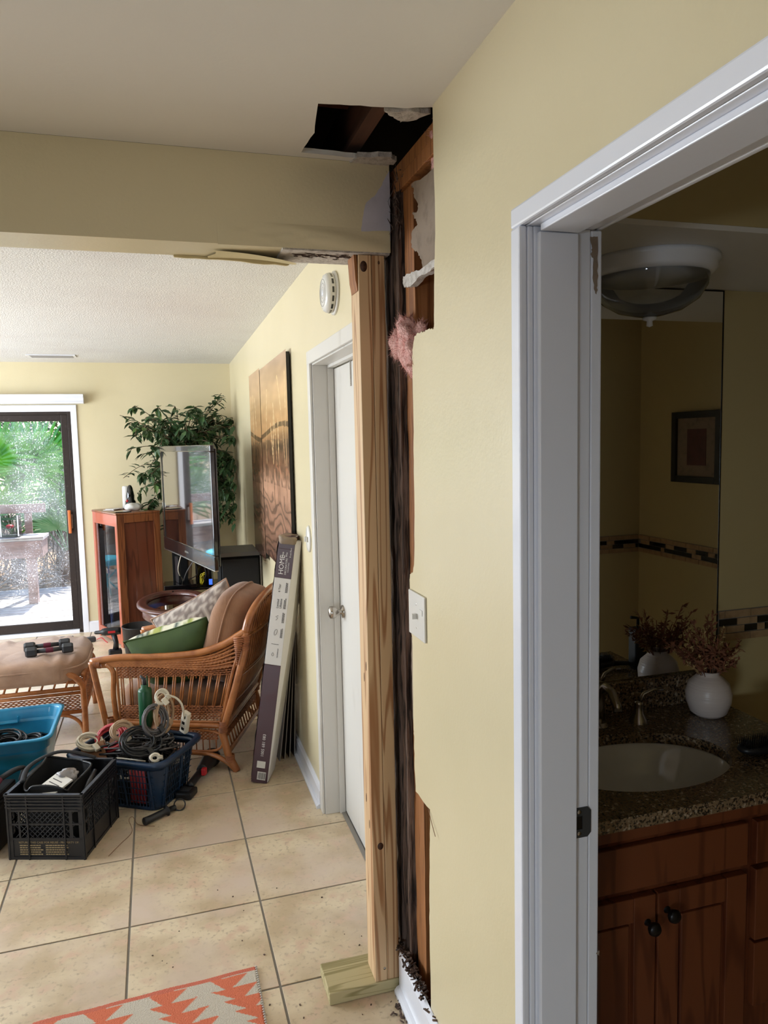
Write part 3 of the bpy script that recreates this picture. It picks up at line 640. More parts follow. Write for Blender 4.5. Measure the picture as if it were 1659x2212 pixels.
# ------------------------------------------------------------------ sliding glass door
sdr = thing('door_3', None, None, (-1.77, YF, 0)); sdr['kind'] = 'structure'
obj('casing', B().rbox(WX1, WX1+.050, YF-.014, YF-.0006, 0, 2.065, .003), 'white', sdr)
obj('casing', B().rbox(WX0-.05, WX0, YF-.014, YF-.0006, 0, 2.065, .003), 'white', sdr)
obj('head_casing', B().rbox(WX0-.05, WX1+.05, YF-.015, YF-.0007, 2.008, 2.066, .003), 'white', sdr)
ys = YF+.03
obj('frame', B().rbox(WX1-.032, WX1, ys-.02, ys+.06, 0, 2.01, .002), 'bronze', sdr)
obj('frame', B().rbox(WX0, WX0+.032, ys-.02, ys+.06, 0, 2.01, .002), 'bronze', sdr)
obj('head_frame', B().rbox(WX0+.032, WX1-.032, ys-.02, ys+.06, 1.982, 2.01, .002), 'bronze', sdr)
obj('sill_track', B().rbox(WX0+.032, WX1-.032, YF-.02, ys+.08, 0.0005, .035, .003), 'white', sdr)
def panel(x0, x1, y):
    p = obj('sliding_panel', B().rbox(x1-.055, x1, y, y+.032, .036, 1.981, .003).rbox(x0, x0+.055, y, y+.032, .036, 1.981, .003).rbox(x0+.055, x1-.055, y, y+.032, .036, .115, .003).rbox(x0+.055, x1-.055, y, y+.032, 1.925, 1.981, .003), 'bronze', sdr)
    obj('pane', B().box(x0+.05, x1-.05, y+.012, y+.018, .11, 1.93), 'dirty', p); return p
p1 = panel(-1.80, WX1-.033, ys-.018); p2 = panel(WX0+.033, -1.745, ys+.024)
obj('handle', B().rbox(-.858, -.832, ys-.064, ys-.044, .92, 1.13, .006), 'orange', p1, label='orange wooden pull handle')
hb = B(); hb.rbox(-.850, -.840, ys-.044, ys-.0185, .94, .96, .002); hb.rbox(-.850, -.840, ys-.044, ys-.0185, 1.09, 1.11, .002); hb.rbox(-.838, -.822, ys-.024, ys-.0185, .96, 1.09, .002)
obj('lock_plate', hb, 'chrome', p1)
cn = tag(obj('valance', B().prism([(YF-.001, 2.075), (YF-.085, 2.075), (YF-.090, 2.085), (YF-.082, 2.10), (YF-.082, 2.12), (YF-.10, 2.135), (YF-.10, 2.155), (YF-.001, 2.155)], 'x', -2.9, -.665), 'white'), 'white moulded valance box above the sliding glass door', 'valance')
tag(obj('door_mat', B().rbox(-1.12, -.86, 6.50, 7.04, .0005, .010, .003), 'bluemat'), 'grey woven mat on the floor in front of the sliding door', 'mat')

# ------------------------------------------------------------------ outdoors
dk = struct('deck', B().box(-5.2, .9, YF+.16, 10.06, -.30, -.13), 'bench')
for k in range(19):
    y = YF+.17+k*.152
    obj('deck_board', B().rbox(-5.1, .8, y, y+.140, -.129, -.09+RND.uniform(-.002, .002), .003), 'deck', dk)
def gz(x, y): return -.16+.05*noise.noise(Vector((x*.7, y*.7, 0)))
struct('ground_outside', B().grid(lambda u, v: (-11+u*19, 10.0+v*14, gz(-11+u*19, 10.0+v*14)), 60, 44), 'litter')
r = random.Random(8); lb = B()
for k in range(2600):
    x = r.uniform(-4.2, 0); y = r.uniform(10.05, 13.5); s = r.uniform(.03, .10); z = gz(x, y)+.01
    lb.add([(-s, 0, 0), (0, -s*.28, .01), (s, 0, r.uniform(0, .03)), (0, s*.28, .012)], [(0, 1, 2, 3)], False, T((x, y, z+r.uniform(0, .03)), r.uniform(0, 6.3), r.uniform(-.5, .5), r.uniform(-.3, .3)))
tag(obj('fallen_leaves', lb, 'litleaf'), 'dry leaves and twigs lying beyond the deck edge', 'leaves', kind='stuff')
tb = B()
for k in range(160):
    x = r.uniform(-3.6, -.4); y = r.uniform(10.1, 12.5); a = r.uniform(0, 3.1); l = r.uniform(.2, .8); z = gz(x, y)+.03
    tb.tube([(x, y, z), (x+l*cos(a), y+l*sin(a), z+r.uniform(0, .25))], r.uniform(.004, .010), 5)
for k in range(260):
    x = r.uniform(-3.6, -.2); y = r.uniform(11.0, 12.6); a = r.uniform(-.6, .6); l = r.uniform(.4, 1.2); z = gz(x, y)
    tb.tube([(x, y, z), (x+a*l*.5, y+r.uniform(-.1, .1), z+l*.6), (x+a*l, y+r.uniform(-.2, .2), z+l)], r.uniform(.003, .007), 4)
tag(obj('dead_branches', tb, 'twig'), 'tangle of grey dead branches under the palmettos', 'branches', kind='stuff')
bn = thing('deck_bench', 'weathered wooden bench with backrest at the far side of the deck', 'bench', (-2.3, 9.4, -.088))
for z0, z1 in ((.93, 1.035), ):
    obj('back_rail', B().rbox(-3.6, -1.40, 9.62, 9.655, z0, z1, .004), 'bench', bn)
for x in (-1.60, -2.7):
    obj('back_post', B().rbox(x-.04, x+.04, 9.655, 9.69, -.09, 1.0, .004), 'bench', bn)
for k in range(3): obj('seat_board', B().rbox(-3.6, -1.375, 9.16+k*.152, 9.30+k*.152, .645, .683, .003), 'deck', bn)
obj('apron', B().rbox(-3.6, -1.40, 9.15, 9.185, .45, .644, .004), 'bench', bn); obj('end_apron', B().rbox(-1.43, -1.395, 9.186, 9.60, .45, .644, .003), 'bench', bn)
for x in (-1.52, -3.1): obj('leg', B().rbox(x-.05, x+.05, 9.19, 9.28, -.088, .45, .004), 'bench', bn)
aq = thing('glass_lantern', 'clear glass box with orange flowers standing on the deck bench', 'lantern', (-1.83, 9.35, .684))
obj('panes', B().box(-2.02, -1.64, 9.26, 9.265, .69, .93).box(-2.02, -1.64, 9.45, 9.455, .69, .93).box(-1.645, -1.64, 9.266, 9.449, .69, .93), 'bowl', aq)
obj('base', B().rbox(-2.03, -1.63, 9.25, 9.465, .685, .695, .002), 'dkiron', aq)
for x in (-2.015, -1.825, -1.645): obj('corner_post', B().box(x-.006, x+.006, 9.252, 9.262, .69, .935), 'white', aq)
for x in (-1.75, -1.94): obj('flower', B().sphere((x, 9.36, .80), (.045, .04, .025), 12, 7, fn=lambda p: p*(1+.3*noise.noise(p*60))), 'red', aq)
ch = thing('folding_chair', 'turquoise folding camp chair at the left edge of the deck', 'chair', (-2.02, 8.6, -.088))
obj('seat', B().sphere((-2.10, 8.6, .36), (.22, .2, .05), 16, 8, .6), 'tealchair', ch)
for a, b2 in [((-1.93, 8.45, -.088), (-2.25, 8.72, .36)), ((-2.25, 8.45, -.088), (-1.93, 8.72, .36)), ((-1.93, 8.72, -.088), (-2.25, 8.45, .36)), ((-2.25, 8.72, -.088), (-1.93, 8.45, .36))]:
    obj('leg', B().tube([a, b2], .010, 8), 'tealchair', ch)
# palmettos
def palmetto(cx, cy, h, n, seed, m, label, spread=.75):
    R3 = random.Random(seed); z0 = gz(cx, cy); t = thing('palmetto', label, 'palm', (cx, cy, z0), 0, 'palmettos behind the deck')
    obj('trunk', B().tube([(cx, cy, z0-.05), (cx+.03, cy, z0+h*.35)], [.10, .07], 9), 'bark', t)
    for k in range(n):
        a = 2*pi*k/n+R3.uniform(-.3, .3); el = R3.uniform(.25, 1.35); l = h*R3.uniform(.7, 1.0)
        p0 = Vector((cx, cy, z0+h*.3)); d = Vector((cos(a)*cos(el)*spread, sin(a)*cos(el)*spread, sin(el)))
        p1 = p0+d*l*.62; fr = B(); fr.tube([p0, (p0+p1)/2+Vector((0, 0, .04)), p1], .007, 6)
        d = d.normalized(); sd_ = d.cross(Vector((R3.uniform(-.4, .4), R3.uniform(-.4, .4), 1))).normalized(); nn = sd_.cross(d)
        if abs(nn.y) < .5: sd_ = (sd_+Vector((.7, 0, 0))).normalized(); sd_ = (sd_-d*sd_.dot(d)).normalized(); nn = sd_.cross(d)
        rad = h*R3.uniform(.36, .5)
        for q in range(20):
            an = -1.9+3.8*q/19; dd = (d*cos(an)+sd_*sin(an)).normalized(); ll = rad*(1-.22*abs(an)/1.9)*R3.uniform(.92, 1.05)
            cr = dd.cross(nn).normalized()*ll*.046; dr = Vector((0, 0, -1))*ll*R3.uniform(.03, .2)
            fr.add([p1, p1+dd*ll*.45+cr+nn*.004, p1+dd*ll*.45-nn*.01, p1+dd*ll*.45-cr+nn*.004, p1+dd*ll*.85+dr*.6+cr*.5, p1+dd*ll*.85+dr*.6-cr*.5, p1+dd*ll+dr], [(0, 1, 2), (0, 2, 3), (1, 4, 2), (2, 4, 5), (2, 5, 3), (4, 6, 5)], False)
        obj('frond', fr, m, t)
palmetto(-2.05, 11.3, 2.0, 11, 2, 'palm', 'large bright green palmetto left of centre behind the bench')
palmetto(-1.55, 11.9, 1.9, 11, 5, 'palm', 'bright green palmetto towards the door frame, behind the bench')
palmetto(-1.35, 11.0, 1.25, 9, 7, 'palm2', 'low bluish palmetto right of the bench')
palmetto(-2.75, 11.0, 1.5, 9, 9, 'palm2', 'bluish palmetto at the left edge behind the bench')
palmetto(-.6, 12.3, 1.9, 9, 12, 'palm', 'bright palmetto half hidden by the door frame')
# trees behind
def tree(cx, cy, h, rr, n, seed, label, ls=.09):
    R3 = random.Random(seed); t = thing('tree', label, 'tree', (cx, cy, -.2), 0)
    obj('trunk', B().tube([(cx, cy, -.25), (cx+.2, cy, h*.4), (cx+.1, cy+.1, h*.8)], [.14, .10, .04], 9), 'bark', t)
    b = B()
    for k in range(n):
        u = R3.uniform(-1, 1); a = R3.uniform(0, 2*pi); q = R3.random()**.4; s = sqrt(1-u*u)
        p = Vector((cx+rr*q*s*cos(a), cy+rr*.6*q*s*sin(a), h*.60+h*.45*q*u)); s = ls*R3.uniform(.6, 1.3)
        b.add([(-s, 0, 0), (0, -s*.35, .0), (s, 0, 0), (0, s*.35, .01)], [(0, 1, 2, 3)], False, T(p, R3.uniform(0, 6.3), R3.uniform(0, 3), R3.uniform(-1, 1)))
    obj('foliage', b, 'tree', t)['kind'] = 'stuff'
tree(-4.4, 15.0, 4.2, 2.0, 8000, 1, 'loose green tree beyond the left palmetto'); tree(-1.5, 18.6, 5.2, 2.0, 8000, 2, 'loose green tree in the middle beyond the palmettos'); tree(.7, 15.2, 4.4, 1.6, 7000, 3, 'green tree beyond the right edge of the glass door')
tree(-6.2, 17.5, 4.8, 2.4, 6000, 4, 'distant tree beyond the far left of the deck')

# ------------------------------------------------------------------ bathroom
van = thing('vanity_cabinet', 'reddish cherry wood bathroom vanity with two doors and drawers', 'cabinet', (1.2, 1.64, 0))
ZC = .838; CF = 1.388
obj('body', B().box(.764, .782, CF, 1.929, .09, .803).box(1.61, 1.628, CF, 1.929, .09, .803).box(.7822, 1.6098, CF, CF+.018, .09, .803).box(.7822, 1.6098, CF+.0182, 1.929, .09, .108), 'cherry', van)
obj('toe_kick', B().box(.764, 1.628, CF+.07, 1.92, .0, .089), 'knob', van)
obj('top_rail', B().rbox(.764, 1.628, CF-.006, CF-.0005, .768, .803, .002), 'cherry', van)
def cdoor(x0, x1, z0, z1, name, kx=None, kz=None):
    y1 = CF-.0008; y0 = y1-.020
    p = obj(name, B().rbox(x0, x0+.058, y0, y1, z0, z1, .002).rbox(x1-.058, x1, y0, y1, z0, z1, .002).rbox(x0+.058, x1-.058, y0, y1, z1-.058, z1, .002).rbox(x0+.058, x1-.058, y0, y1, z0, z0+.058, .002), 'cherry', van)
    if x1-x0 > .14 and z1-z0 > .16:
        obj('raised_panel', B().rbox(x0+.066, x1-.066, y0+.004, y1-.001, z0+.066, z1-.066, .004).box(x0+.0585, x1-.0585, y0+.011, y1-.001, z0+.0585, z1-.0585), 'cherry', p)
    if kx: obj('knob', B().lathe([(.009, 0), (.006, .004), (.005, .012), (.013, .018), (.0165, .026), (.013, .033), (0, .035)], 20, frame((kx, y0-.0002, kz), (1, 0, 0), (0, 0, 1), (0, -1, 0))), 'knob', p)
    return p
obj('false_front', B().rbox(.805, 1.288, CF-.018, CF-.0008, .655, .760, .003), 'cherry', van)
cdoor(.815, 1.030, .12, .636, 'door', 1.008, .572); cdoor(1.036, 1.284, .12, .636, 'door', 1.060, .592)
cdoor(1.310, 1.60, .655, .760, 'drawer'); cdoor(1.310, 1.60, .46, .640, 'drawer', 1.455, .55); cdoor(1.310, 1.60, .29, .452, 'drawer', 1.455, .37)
# counter with an oval cut-out
SCX, SCY, SA, SB = 1.152, 1.604, .252, .168
cc = B(); n = 64
ell = [(SCX+SA*cos(2*pi*k/n), SCY+SB*sin(2*pi*k/n)) for k in range(n)]
X_0, X_1, Y_0, Y_1 = .7635, 1.648, 1.358, 1.929
def outer_pt(a):
    dx, dy = cos(a), sin(a); ts = []
    if dx > 1e-9: ts.append((X_1-SCX)/dx)
    if dx < -1e-9: ts.append((X_0-SCX)/dx)
    if dy > 1e-9: ts.append((Y_1-SCY)/dy)
    if dy < -1e-9: ts.append((Y_0-SCY)/dy)
    t = min(ts); return (SCX+dx*t, SCY+dy*t)
angs = sorted([2*pi*k/n for k in range(n)]+[math.atan2(y-SCY, x-SCX) % (2*pi) for x in (X_0, X_1) for y in (Y_0, Y_1)])
N2 = len(angs); oo = [outer_pt(a) for a in angs]; ii = []
for a in angs:
    tt = 1/sqrt((cos(a)/SA)**2+(sin(a)/SB)**2); ii.append((SCX+cos(a)*tt, SCY+sin(a)*tt))
vs_ = [(x, y, ZC) for x, y in oo]+[(x, y, ZC) for x, y in ii]+[(x, y, ZC-.030) for x, y in oo]+[(x, y, ZC-.030) for x, y in ii]
fs_ = []
for k in range(N2):
    j = (k+1) % N2; fs_ += [(k, j, N2+j, N2+k), (2*N2+k, 3*N2+k, 3*N2+j, 2*N2+j), (k, 2*N2+k, 2*N2+j, j), (N2+k, N2+j, 3*N2+j, 3*N2+k)]
cc.add(vs_, fs_)
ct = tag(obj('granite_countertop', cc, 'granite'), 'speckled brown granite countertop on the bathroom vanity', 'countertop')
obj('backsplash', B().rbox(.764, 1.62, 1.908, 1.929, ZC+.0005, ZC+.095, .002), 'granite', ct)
sk = thing('sink_basin', 'white oval undermount basin in the granite counter', 'sink', (SCX, SCY, ZC-.03))
obj('bowl', B().lathe([(1.03, ZC-.0305), (1.0, ZC-.034), (.93, ZC-.08), (.78, ZC-.135), (.45, ZC-.165), (.10, ZC-.172)], 48, T((SCX, SCY, 0)), SA, SB), 'porc', sk)
obj('drain', B().lathe([(0, ZC-.170), (.022, ZC-.170), (.024, ZC-.173)], 20, T((SCX, SCY, 0))), 'chrome', sk)
ft = thing('bathroom_faucet', 'brushed nickel arched faucet with lever handles behind the basin', 'faucet', (1.15, 1.845, ZC))
fx, fy = 1.185, 1.845
obj('spout', B().tube([(fx, fy, ZC), (fx, fy, ZC+.06), (fx-.002, fy-.012, ZC+.105), (fx-.004, fy-.04, ZC+.128), (fx-.006, fy-.075, ZC+.122), (fx-.008, fy-.10, ZC+.095), (fx-.009, fy-.107, ZC+.078)], [.020, .016, .013, .0125, .0125, .0125, .013], 14), 'chrome', ft)
obj('base', B().lathe([(0, ZC+.012), (.022, ZC+.010), (.028, ZC+.0005)], 24, T((fx, fy, 0))), 'chrome', ft)
for hx, s in ((1.305, 1), (1.065, -1)):
    hd = B(); hd.lathe([(.026, ZC+.0005), (.024, ZC+.010), (.014, ZC+.03), (.012, ZC+.055), (.013, ZC+.062), (0, ZC+.066)], 20, T((hx, fy-.02, 0)))
    hd.tube([(hx, fy-.02, ZC+.055), (hx+s*.015, fy-.022, ZC+.085), (hx+s*.045, fy-.026, ZC+.097), (hx+s*.075, fy-.03, ZC+.094)], [.009, .007, .006, .007], 10, flat=.7)
    obj('lever_handle', hd, 'chrome', ft)
mr = thing('wall_mirror', 'large frameless mirror above the bathroom counter', 'mirror', (1.2, 1.925, .94))
obj('silvered_glass', B().box(.764, 1.660, 1.9235, 1.9290, ZC+.097, 2.112), 'mirror', mr)
obj('edge_strip', B().box(1.6603, 1.664, 1.9225, 1.9292, ZC+.097, 2.114), 'knob', mr); obj('edge_strip', B().box(.764, 1.664, 1.9225, 1.9292, 2.1125, 2.116), 'knob', mr)
# border of small tiles around the bathroom walls
def border(name, origin, dx, dn, length, zc, par_label):
    o_, dx, dn = Vector(origin), Vector(dx), Vector(dn); mx = frame(o_, dx, dn, (0, 0, 1))
    t = struct(name, B().box(0, length, 0, .002, zc-.050, zc+.050, mx), 'grout')
    x = 0.001; k = 0; rr = random.Random(3)
    while x < length-.002:
        l = min(.098, length-x-.002)
        for s in (1, -1): obj('border_tile', B().box(x, x+l, .002, .007, zc+s*.037-.0115, zc+s*.037+.0115, mx), 'bordertile', t)
        x += .101
    for row in range(2):
        x = .001+row*.02; 
        while x < length-.002:
            l = min(rr.choice([.03, .05, .07]), length-x-.002)
            obj('mosaic_piece', B().box(x, x+l-.002, .002, .0068, zc-.0225+row*.0235, zc-.0015+row*.0235, mx), 'blkgloss' if rr.random() < .68 else 'bordertile', t)
            x += l
border('trim_1', (2.599, 1.9285, 0), (-1, 0, 0), (0, -1, 0), .93, 1.068, '')
border('trim_2', (2.5985, .205, 0), (0, 1, 0), (-1, 0, 0), 1.70, 1.068, '')
border('trim_3', (.78+.0, .2015, 0), (1, 0, 0), (0, 1, 0), 1.81, 1.068, '')
pf2 = thing('framed_picture', 'small picture in a black frame on the bathroom wall, seen in the mirror', 'picture', (2.598, .75, 1.5))
py0, py1, pz0, pz1 = .50, .86, 1.435, 1.80
fb = B()
for a in [(py0, py0+.035, pz0, pz1), (py1-.035, py1, pz0, pz1), (py0+.035, py1-.035, pz0, pz0+.035), (py0+.035, py1-.035, pz1-.035, pz1)]: fb.rbox(2.575, 2.598, a[0], a[1], a[2], a[3], .002)
obj('frame', fb, 'blkgloss', pf2)
obj('mat_board', B().box(2.590, 2.597, py0+.035, py1-.035, pz0+.035, pz1-.035), 'paper', pf2)
obj('print', B().box(2.588, 2.5898, py0+.11, py1-.11, pz0+.09, pz1-.09), 'mahog', pf2)
# vase with dried flowers
vx, vy = 1.535, 1.805
vz = thing('ribbed_vase', 'squat white ribbed vase at the corner of the granite counter', 'vase', (vx, vy, ZC))
obj('body', B().lathe([(0, ZC+.001), (.038, ZC+.001), (.052, ZC+.012), (.064, ZC+.045), (.066, ZC+.07), (.058, ZC+.10), (.038, ZC+.120), (.029, ZC+.127), (.031, ZC+.137), (.027, ZC+.137), (.025, ZC+.125), (.0, ZC+.115)], 36, T((vx, vy, 0))), 'vase', vz)
fbq = thing('dried_bouquet', 'brown and beige dried flower bunch standing in the white vase', 'flowers', (vx, vy, ZC+.13))
r = random.Random(6); stem = B(); lv = B(); pm = B()
for k in range(42):
    a = r.uniform(0, 2*pi); sp_ = r.uniform(.15, 1.0); l = r.uniform(.10, .22)
    d = Vector((cos(a)*sp_, sin(a)*sp_*.65, 1)).normalized()
    p0 = Vector((vx+cos(a)*.012, vy+sin(a)*.012, ZC+.10)); p2 = p0+d*l+Vector((0, 0, -.02*sp_)); 
    if p2.y > 1.895: p2.y = 1.895
    p1 = p0+(p2-p0)*.5+Vector((0, 0, .015)); stem.tube([p0, p1, p2], .0012, 5)
    tgt = pm if k % 6 == 0 else lv
    for q in range(26 if tgt is lv else 60):
        f = r.uniform(.35, 1); c = p0.lerp(p2, f)+Vector((0, 0, .03*f*(1-f))); s = r.uniform(.012, .028) if tgt is lv else r.uniform(.006, .014)
        dd = Vector((r.gauss(0, 1), r.gauss(0, .8), r.gauss(.5, .7))).normalized(); e = c+dd*s
        if e.y > 1.903: continue
        sidev = dd.cross(Vector((r.random(), r.random(), r.random()))).normalized()*s*.16
        tgt.add([c, c+dd*s*.5+sidev, e, c+dd*s*.5-sidev], [(0, 1, 2, 3)])
obj('stems', stem, 'dried', fbq); obj('dried_leaves', lv, 'dried', fbq)['kind'] = 'stuff'; obj('pampas_plumes', pm, 'pampas', fbq)['kind'] = 'stuff'
# hair brush
hbz = thing('hair_brush', 'black bristle hair brush lying at the right end of the counter', 'brush', (1.43, 1.53, ZC))
obj('head', B().sphere((1.475, 1.535, ZC+.018), (.07, .030, .014), 20, 10, .8), 'blk', hbz)
br = B()
for i in range(22):
    for j in range(8):
        x = 1.415+i*.0058; y = 1.512+j*.0065; br.tube([(x, y, ZC+.028), (x-.004+.012*noise.noise(Vector((x*40, y*40, 0))), y-.004, ZC+.048)], [.0011, .0005], 4)
obj('bristles', br, 'knob', hbz)['kind'] = 'stuff'
obj('handle', B().tube([(1.535, 1.54, ZC+.016), (1.60, 1.555, ZC+.014), (1.632, 1.57, ZC+.013)], [.014, .010, .012], 12, flat=.7), 'blk', hbz)
# black pump bottle near the mirror, visible in the reflection
pbk = thing('soap_dispenser', 'tall black dispenser on the counter, reflected in the mirror', 'dispenser', (1.40, 1.62, ZC))
cx, cy = 1.618, 1.575
obj('body', B().rbox(cx-.024, cx+.024, cy-.024, cy+.024, ZC+.001, ZC+.15, .006), 'blk', pbk)
obj('pump', B().tube([(cx, cy, ZC+.15), (cx, cy, ZC+.185), (cx-.03, cy, ZC+.19)], .006, 8), 'blk', pbk)
# ceiling light
lt = thing('flush_ceiling_light', 'white flush dome light with frosted glass under the bathroom soffit', 'ceiling light', (1.25, 1.64, 2.118))
lx, ly, lz = 1.200, 1.65, 2.1175
obj('canopy', B().lathe([(0, lz), (.165, lz), (.165, lz-.012), (.158, lz-.018), (.158, lz-.032), (.150, lz-.038), (.143, lz-.042), (.0, lz-.042)], 48, T((lx, ly, 0))), 'white', lt)
obj('glass_bowl', B().lathe([(.141, lz-.043), (.137, lz-.068), (.118, lz-.098), (.080, lz-.122), (.035, lz-.134), (.006, lz-.137)], 48, T((lx, ly, 0))), 'bowl', lt)
obj('finial', B().lathe([(0, lz-.138), (.018, lz-.139), (.016, lz-.145), (.007, lz-.148), (.008, lz-.160), (0, lz-.163)], 20, T((lx, ly, 0))), 'white', lt)

# ------------------------------------------------------------------ rattan armchair
CO = Vector((.27, 3.77, 0)); CU = Vector((-.9326, .361, 0)); CV = Vector((.361, .9326, 0))
CM = frame(CO, CU, CV, (0, 0, 1)); CW = .66
chair = thing('rattan_armchair', 'honey coloured rattan armchair with tan corduroy cushions beside the tall carton', 'chair', CO)
def smooth(pts, n=6):
    pts = [Vector(p) for p in pts]; out = []
    for i in range(len(pts)-1):
        p0 = pts[max(i-1, 0)]; p1 = pts[i]; p2 = pts[i+1]; p3 = pts[min(i+2, len(pts)-1)]
        for k in range(n):
            t = k/n; out.append(.5*((2*p1)+(-p0+p2)*t+(2*p0-5*p1+4*p2-p3)*t*t+(-p0+3*p1-3*p2+p3)*t**3))
    out.append(pts[-1]); return out
def rat(name, pts, r, par=chair, m='rattan', n=8, mx=CM, sm=5): return obj(name, B().tube(smooth(pts, sm), r, n, mx=mx), m, par)
def ub(z):
    T_ = [(0, -.013), (.09, .03), (.21, .056), (.26, .037), (.456, -.027), (.65, -.083), (.735, -.087), (.82, -.11), (.90, -.145)]
    for (a, ua), (b2, u2) in zip(T_, T_[1:]):
        if z <= b2: return ua+(u2-ua)*(z-a)/(b2-a)
    return T_[-1][1]
def weave(name, fn, na, nb, r, par, mx, nst=None):
    """woven band: horizontal strands passing in front of and behind vertical stakes; fn(a,b,offset)->point"""
    b = B()
    for j in range(nb):
        pts = []
        K = na*2
        for i in range(K+1):
            a = i/K; off = .0045*cos(pi*(i+ (j % 2)*1.0)*1.0) if i % 1 == 0 else 0
            off = .0045*(1 if ((i//1)+j) % 2 == 0 else -1)
            pts.append(fn(a, (j+.5)/nb, off))
        b.tube(pts, r, 4, mx=mx)
    o = obj(name, b, 'rattan2', par); o['kind'] = 'stuff'; return o
arm = [(.735, .575), (.60, .597), (.45, .602), (.30, .608), (.15, .627), (.03, .668), (-.05, .715), (-.087, .738)]
def armz(u):
    A = arm[::-1]
    for (a, za), (b2, zb) in zip(A, A[1:]):
        if u <= b2: return za+(zb-za)*(u-a)/(b2-a)
    return .58
for v, s in ((0, 1), (CW, -1)):
    rat('arm_rail', [(u, v, z) for u, z in arm], .019)
    cb = B()
    for k in range(1, 7):
        cb.tube(smooth([(.70, v, .572-.004*k), (.45, v, .596-.007*k), (.25, v, .602-.010*k), (.10, v, .625-.014*k), (-.02, v, .685-.021*k), (-.055, v, .715-.026*k)], 4), .0065, 6, mx=CM)
    obj('arm_canes', cb, 'rattan', chair)
    rat('front_leg', [(.735, v, .575), (.715, v, .47), (.675, v, .25), (.645, v, .08), (.65, v, .0)], .017)
    rat('front_post', [(.655, v, .565), (.62, v, .52), (.625, v, .40), (.615, v, .25)], .014)
    rat('back_post', [(ub(z), v, z) for z in (0, .05, .09, .15, .21, .26, .35, .456, .55, .65, .735)], .020)
    rat('side_rail', [(.66, v, .255), (.35, v, .245), (.045, v, .240)], .016)
    rat('side_rail', [(.60, v, .270), (.35, v, .262), (.05, v, .262)], .007)
    rat('inner_frame', [(.600, v, .545), (.598, v, .40), (.592, v, .268)], .007); rat('inner_frame', [(-.045, v, .62), (-.005, v, .50), (.055, v, .268)], .009)
    rat('skirt_rail', [(.64, v, .095), (.35, v, .095), (.14, v, .090), (.05, v, .055), (.0, v, .012)], .013)
    rat('skirt_rail', [(.61, v, .11), (.35, v, .11), (.09, v, .11), (.075, v, .20), (.3, v, .225), (.6, v, .225)], .007)
    rat('arch_brace', [(.62, v, .0+.11), (.58, v, .10), (.45, v, .09)], .010)
    weave('woven_band', lambda a, b_, o: (.60-.61*a, v+o, (.488+.02*a)+(armz(.60-.61*a)-.022-.018*a-.488-.02*a)*b_), 30, 11, .0042, chair, CM)
    weave('woven_band', lambda a, b_, o: (.595-.555*a, v+o, .272+.075*b_), 28, 8, .0042, chair, CM)
    weave('woven_band', lambda a, b_, o: (.60-.52*a, v+o, .165+.055*b_), 24, 6, .0042, chair, CM)
    for i in range(13):
        a = i/12; ut = .575-.565*a; ubm = .572-.520*a
        for dd in (-.0055, .0055): rat('spindle', [(ut+dd, v, .50+.02*a), (ubm+dd, v, .345)], .0042, n=6, sm=1)
    stk = B()
    for i in range(15):
        a = i/14; stk.tube([(.58-.56*a, v, armz(.58-.56*a)-.01), (.58-.56*a, v, .49)], .003, 5, mx=CM); stk.tube([(.58-.52*a, v, .35), (.58-.52*a, v, .265)], .003, 5, mx=CM); stk.tube([(.58-.49*a, v, .225), (.58-.49*a, v, .11)], .0035, 5, mx=CM)
    obj('stakes', stk, 'rattan2', chair)['kind'] = 'stuff'
    wrp = B()
    for (u, z, du, dz) in [(-.087, .70, 0, 1), (-.083, .66, 0, 1), (.045, .25, 0, 1), (.05, .225, 0, 1), (.70, .565, 1, 0), (.645, .26, 0, 1), (.02, .07, 0, 1), (.65, .10, 0, 1)]:
        for k in range(6):
            c = (u+du*(k*.006-.015), v, z+dz*(k*.006-.015)); R_ = .0215
            pts = [(c[0]+(0 if du else R_*cos(t)), c[1]+R_*sin(t), c[2]+(R_*cos(t) if du else 0)) for t in [q*2*pi/12 for q in range(12)]]
            wrp.tube(pts, .0032, 5, True, mx=CM)
    obj('cane_wraps', wrp, 'rattan2', chair)['kind'] = 'stuff'
# fan of wraps at the arm / back joint
fj = B()
for k in range(14):
    fj.tube([(-.030-.004*k*.2, -.021, .705-.010*k), (-.085+.003*k, -.0225, .712-.011*k)], .0052, 5, mx=CM)
obj('joint_wrap', fj, 'rattan2', chair)
top = [(-.087, 0, .735), (-.105, .012, .80), (-.122, .07, .848), (-.135, .18, .878), (-.14, CW/2, .888), (-.135, CW-.18, .878), (-.122, CW-.07, .848), (-.105, CW-.012, .80), (-.087, CW, .735)]
rat('top_rail', top, .021)
def bow(z, v): return ub(z)-.025*sin(pi*v/CW)*min(1, max(0, (z-.24)/.2))
for z, r_ in ((.25, .015), (.255+.10, .008), (.50, .008), (.515, .008), (.700, .008), (.715, .008), (.095, .013), (.205, .008)):
    rat('back_rail', [(bow(z, v), v, z) for v in (0, .12, .25, CW/2, .41, .54, CW)], r_)
def topz(v):
    A = [(p[1], p[2]) for p in top]
    for (a, za), (b2, zb) in zip(A, A[1:]):
        if v <= b2+1e-9: return za+(zb-za)*(v-a)/(b2-a)
    return .74
for i in range(20):
    v = .035+(CW-.07)*i/19; zt = topz(v)-.012
    rat('back_spindle', [(bow(z, v), v, z) for z in (.36, .5, .6, .7, zt)], .0048, n=6, sm=2)
for i in range(14):
    v = .04+(CW-.08)*i/13; rat('skirt_spindle', [(ub(.205), v, .205), (ub(.10), v, .10)], .0045, n=6, sm=1)
weave('woven_band', lambda a, b_, o: (bow(.26+.09*b_, CW*a)+o, .02+(CW-.04)*a, .262+.088*b_), 26, 9, .0042, chair, CM)
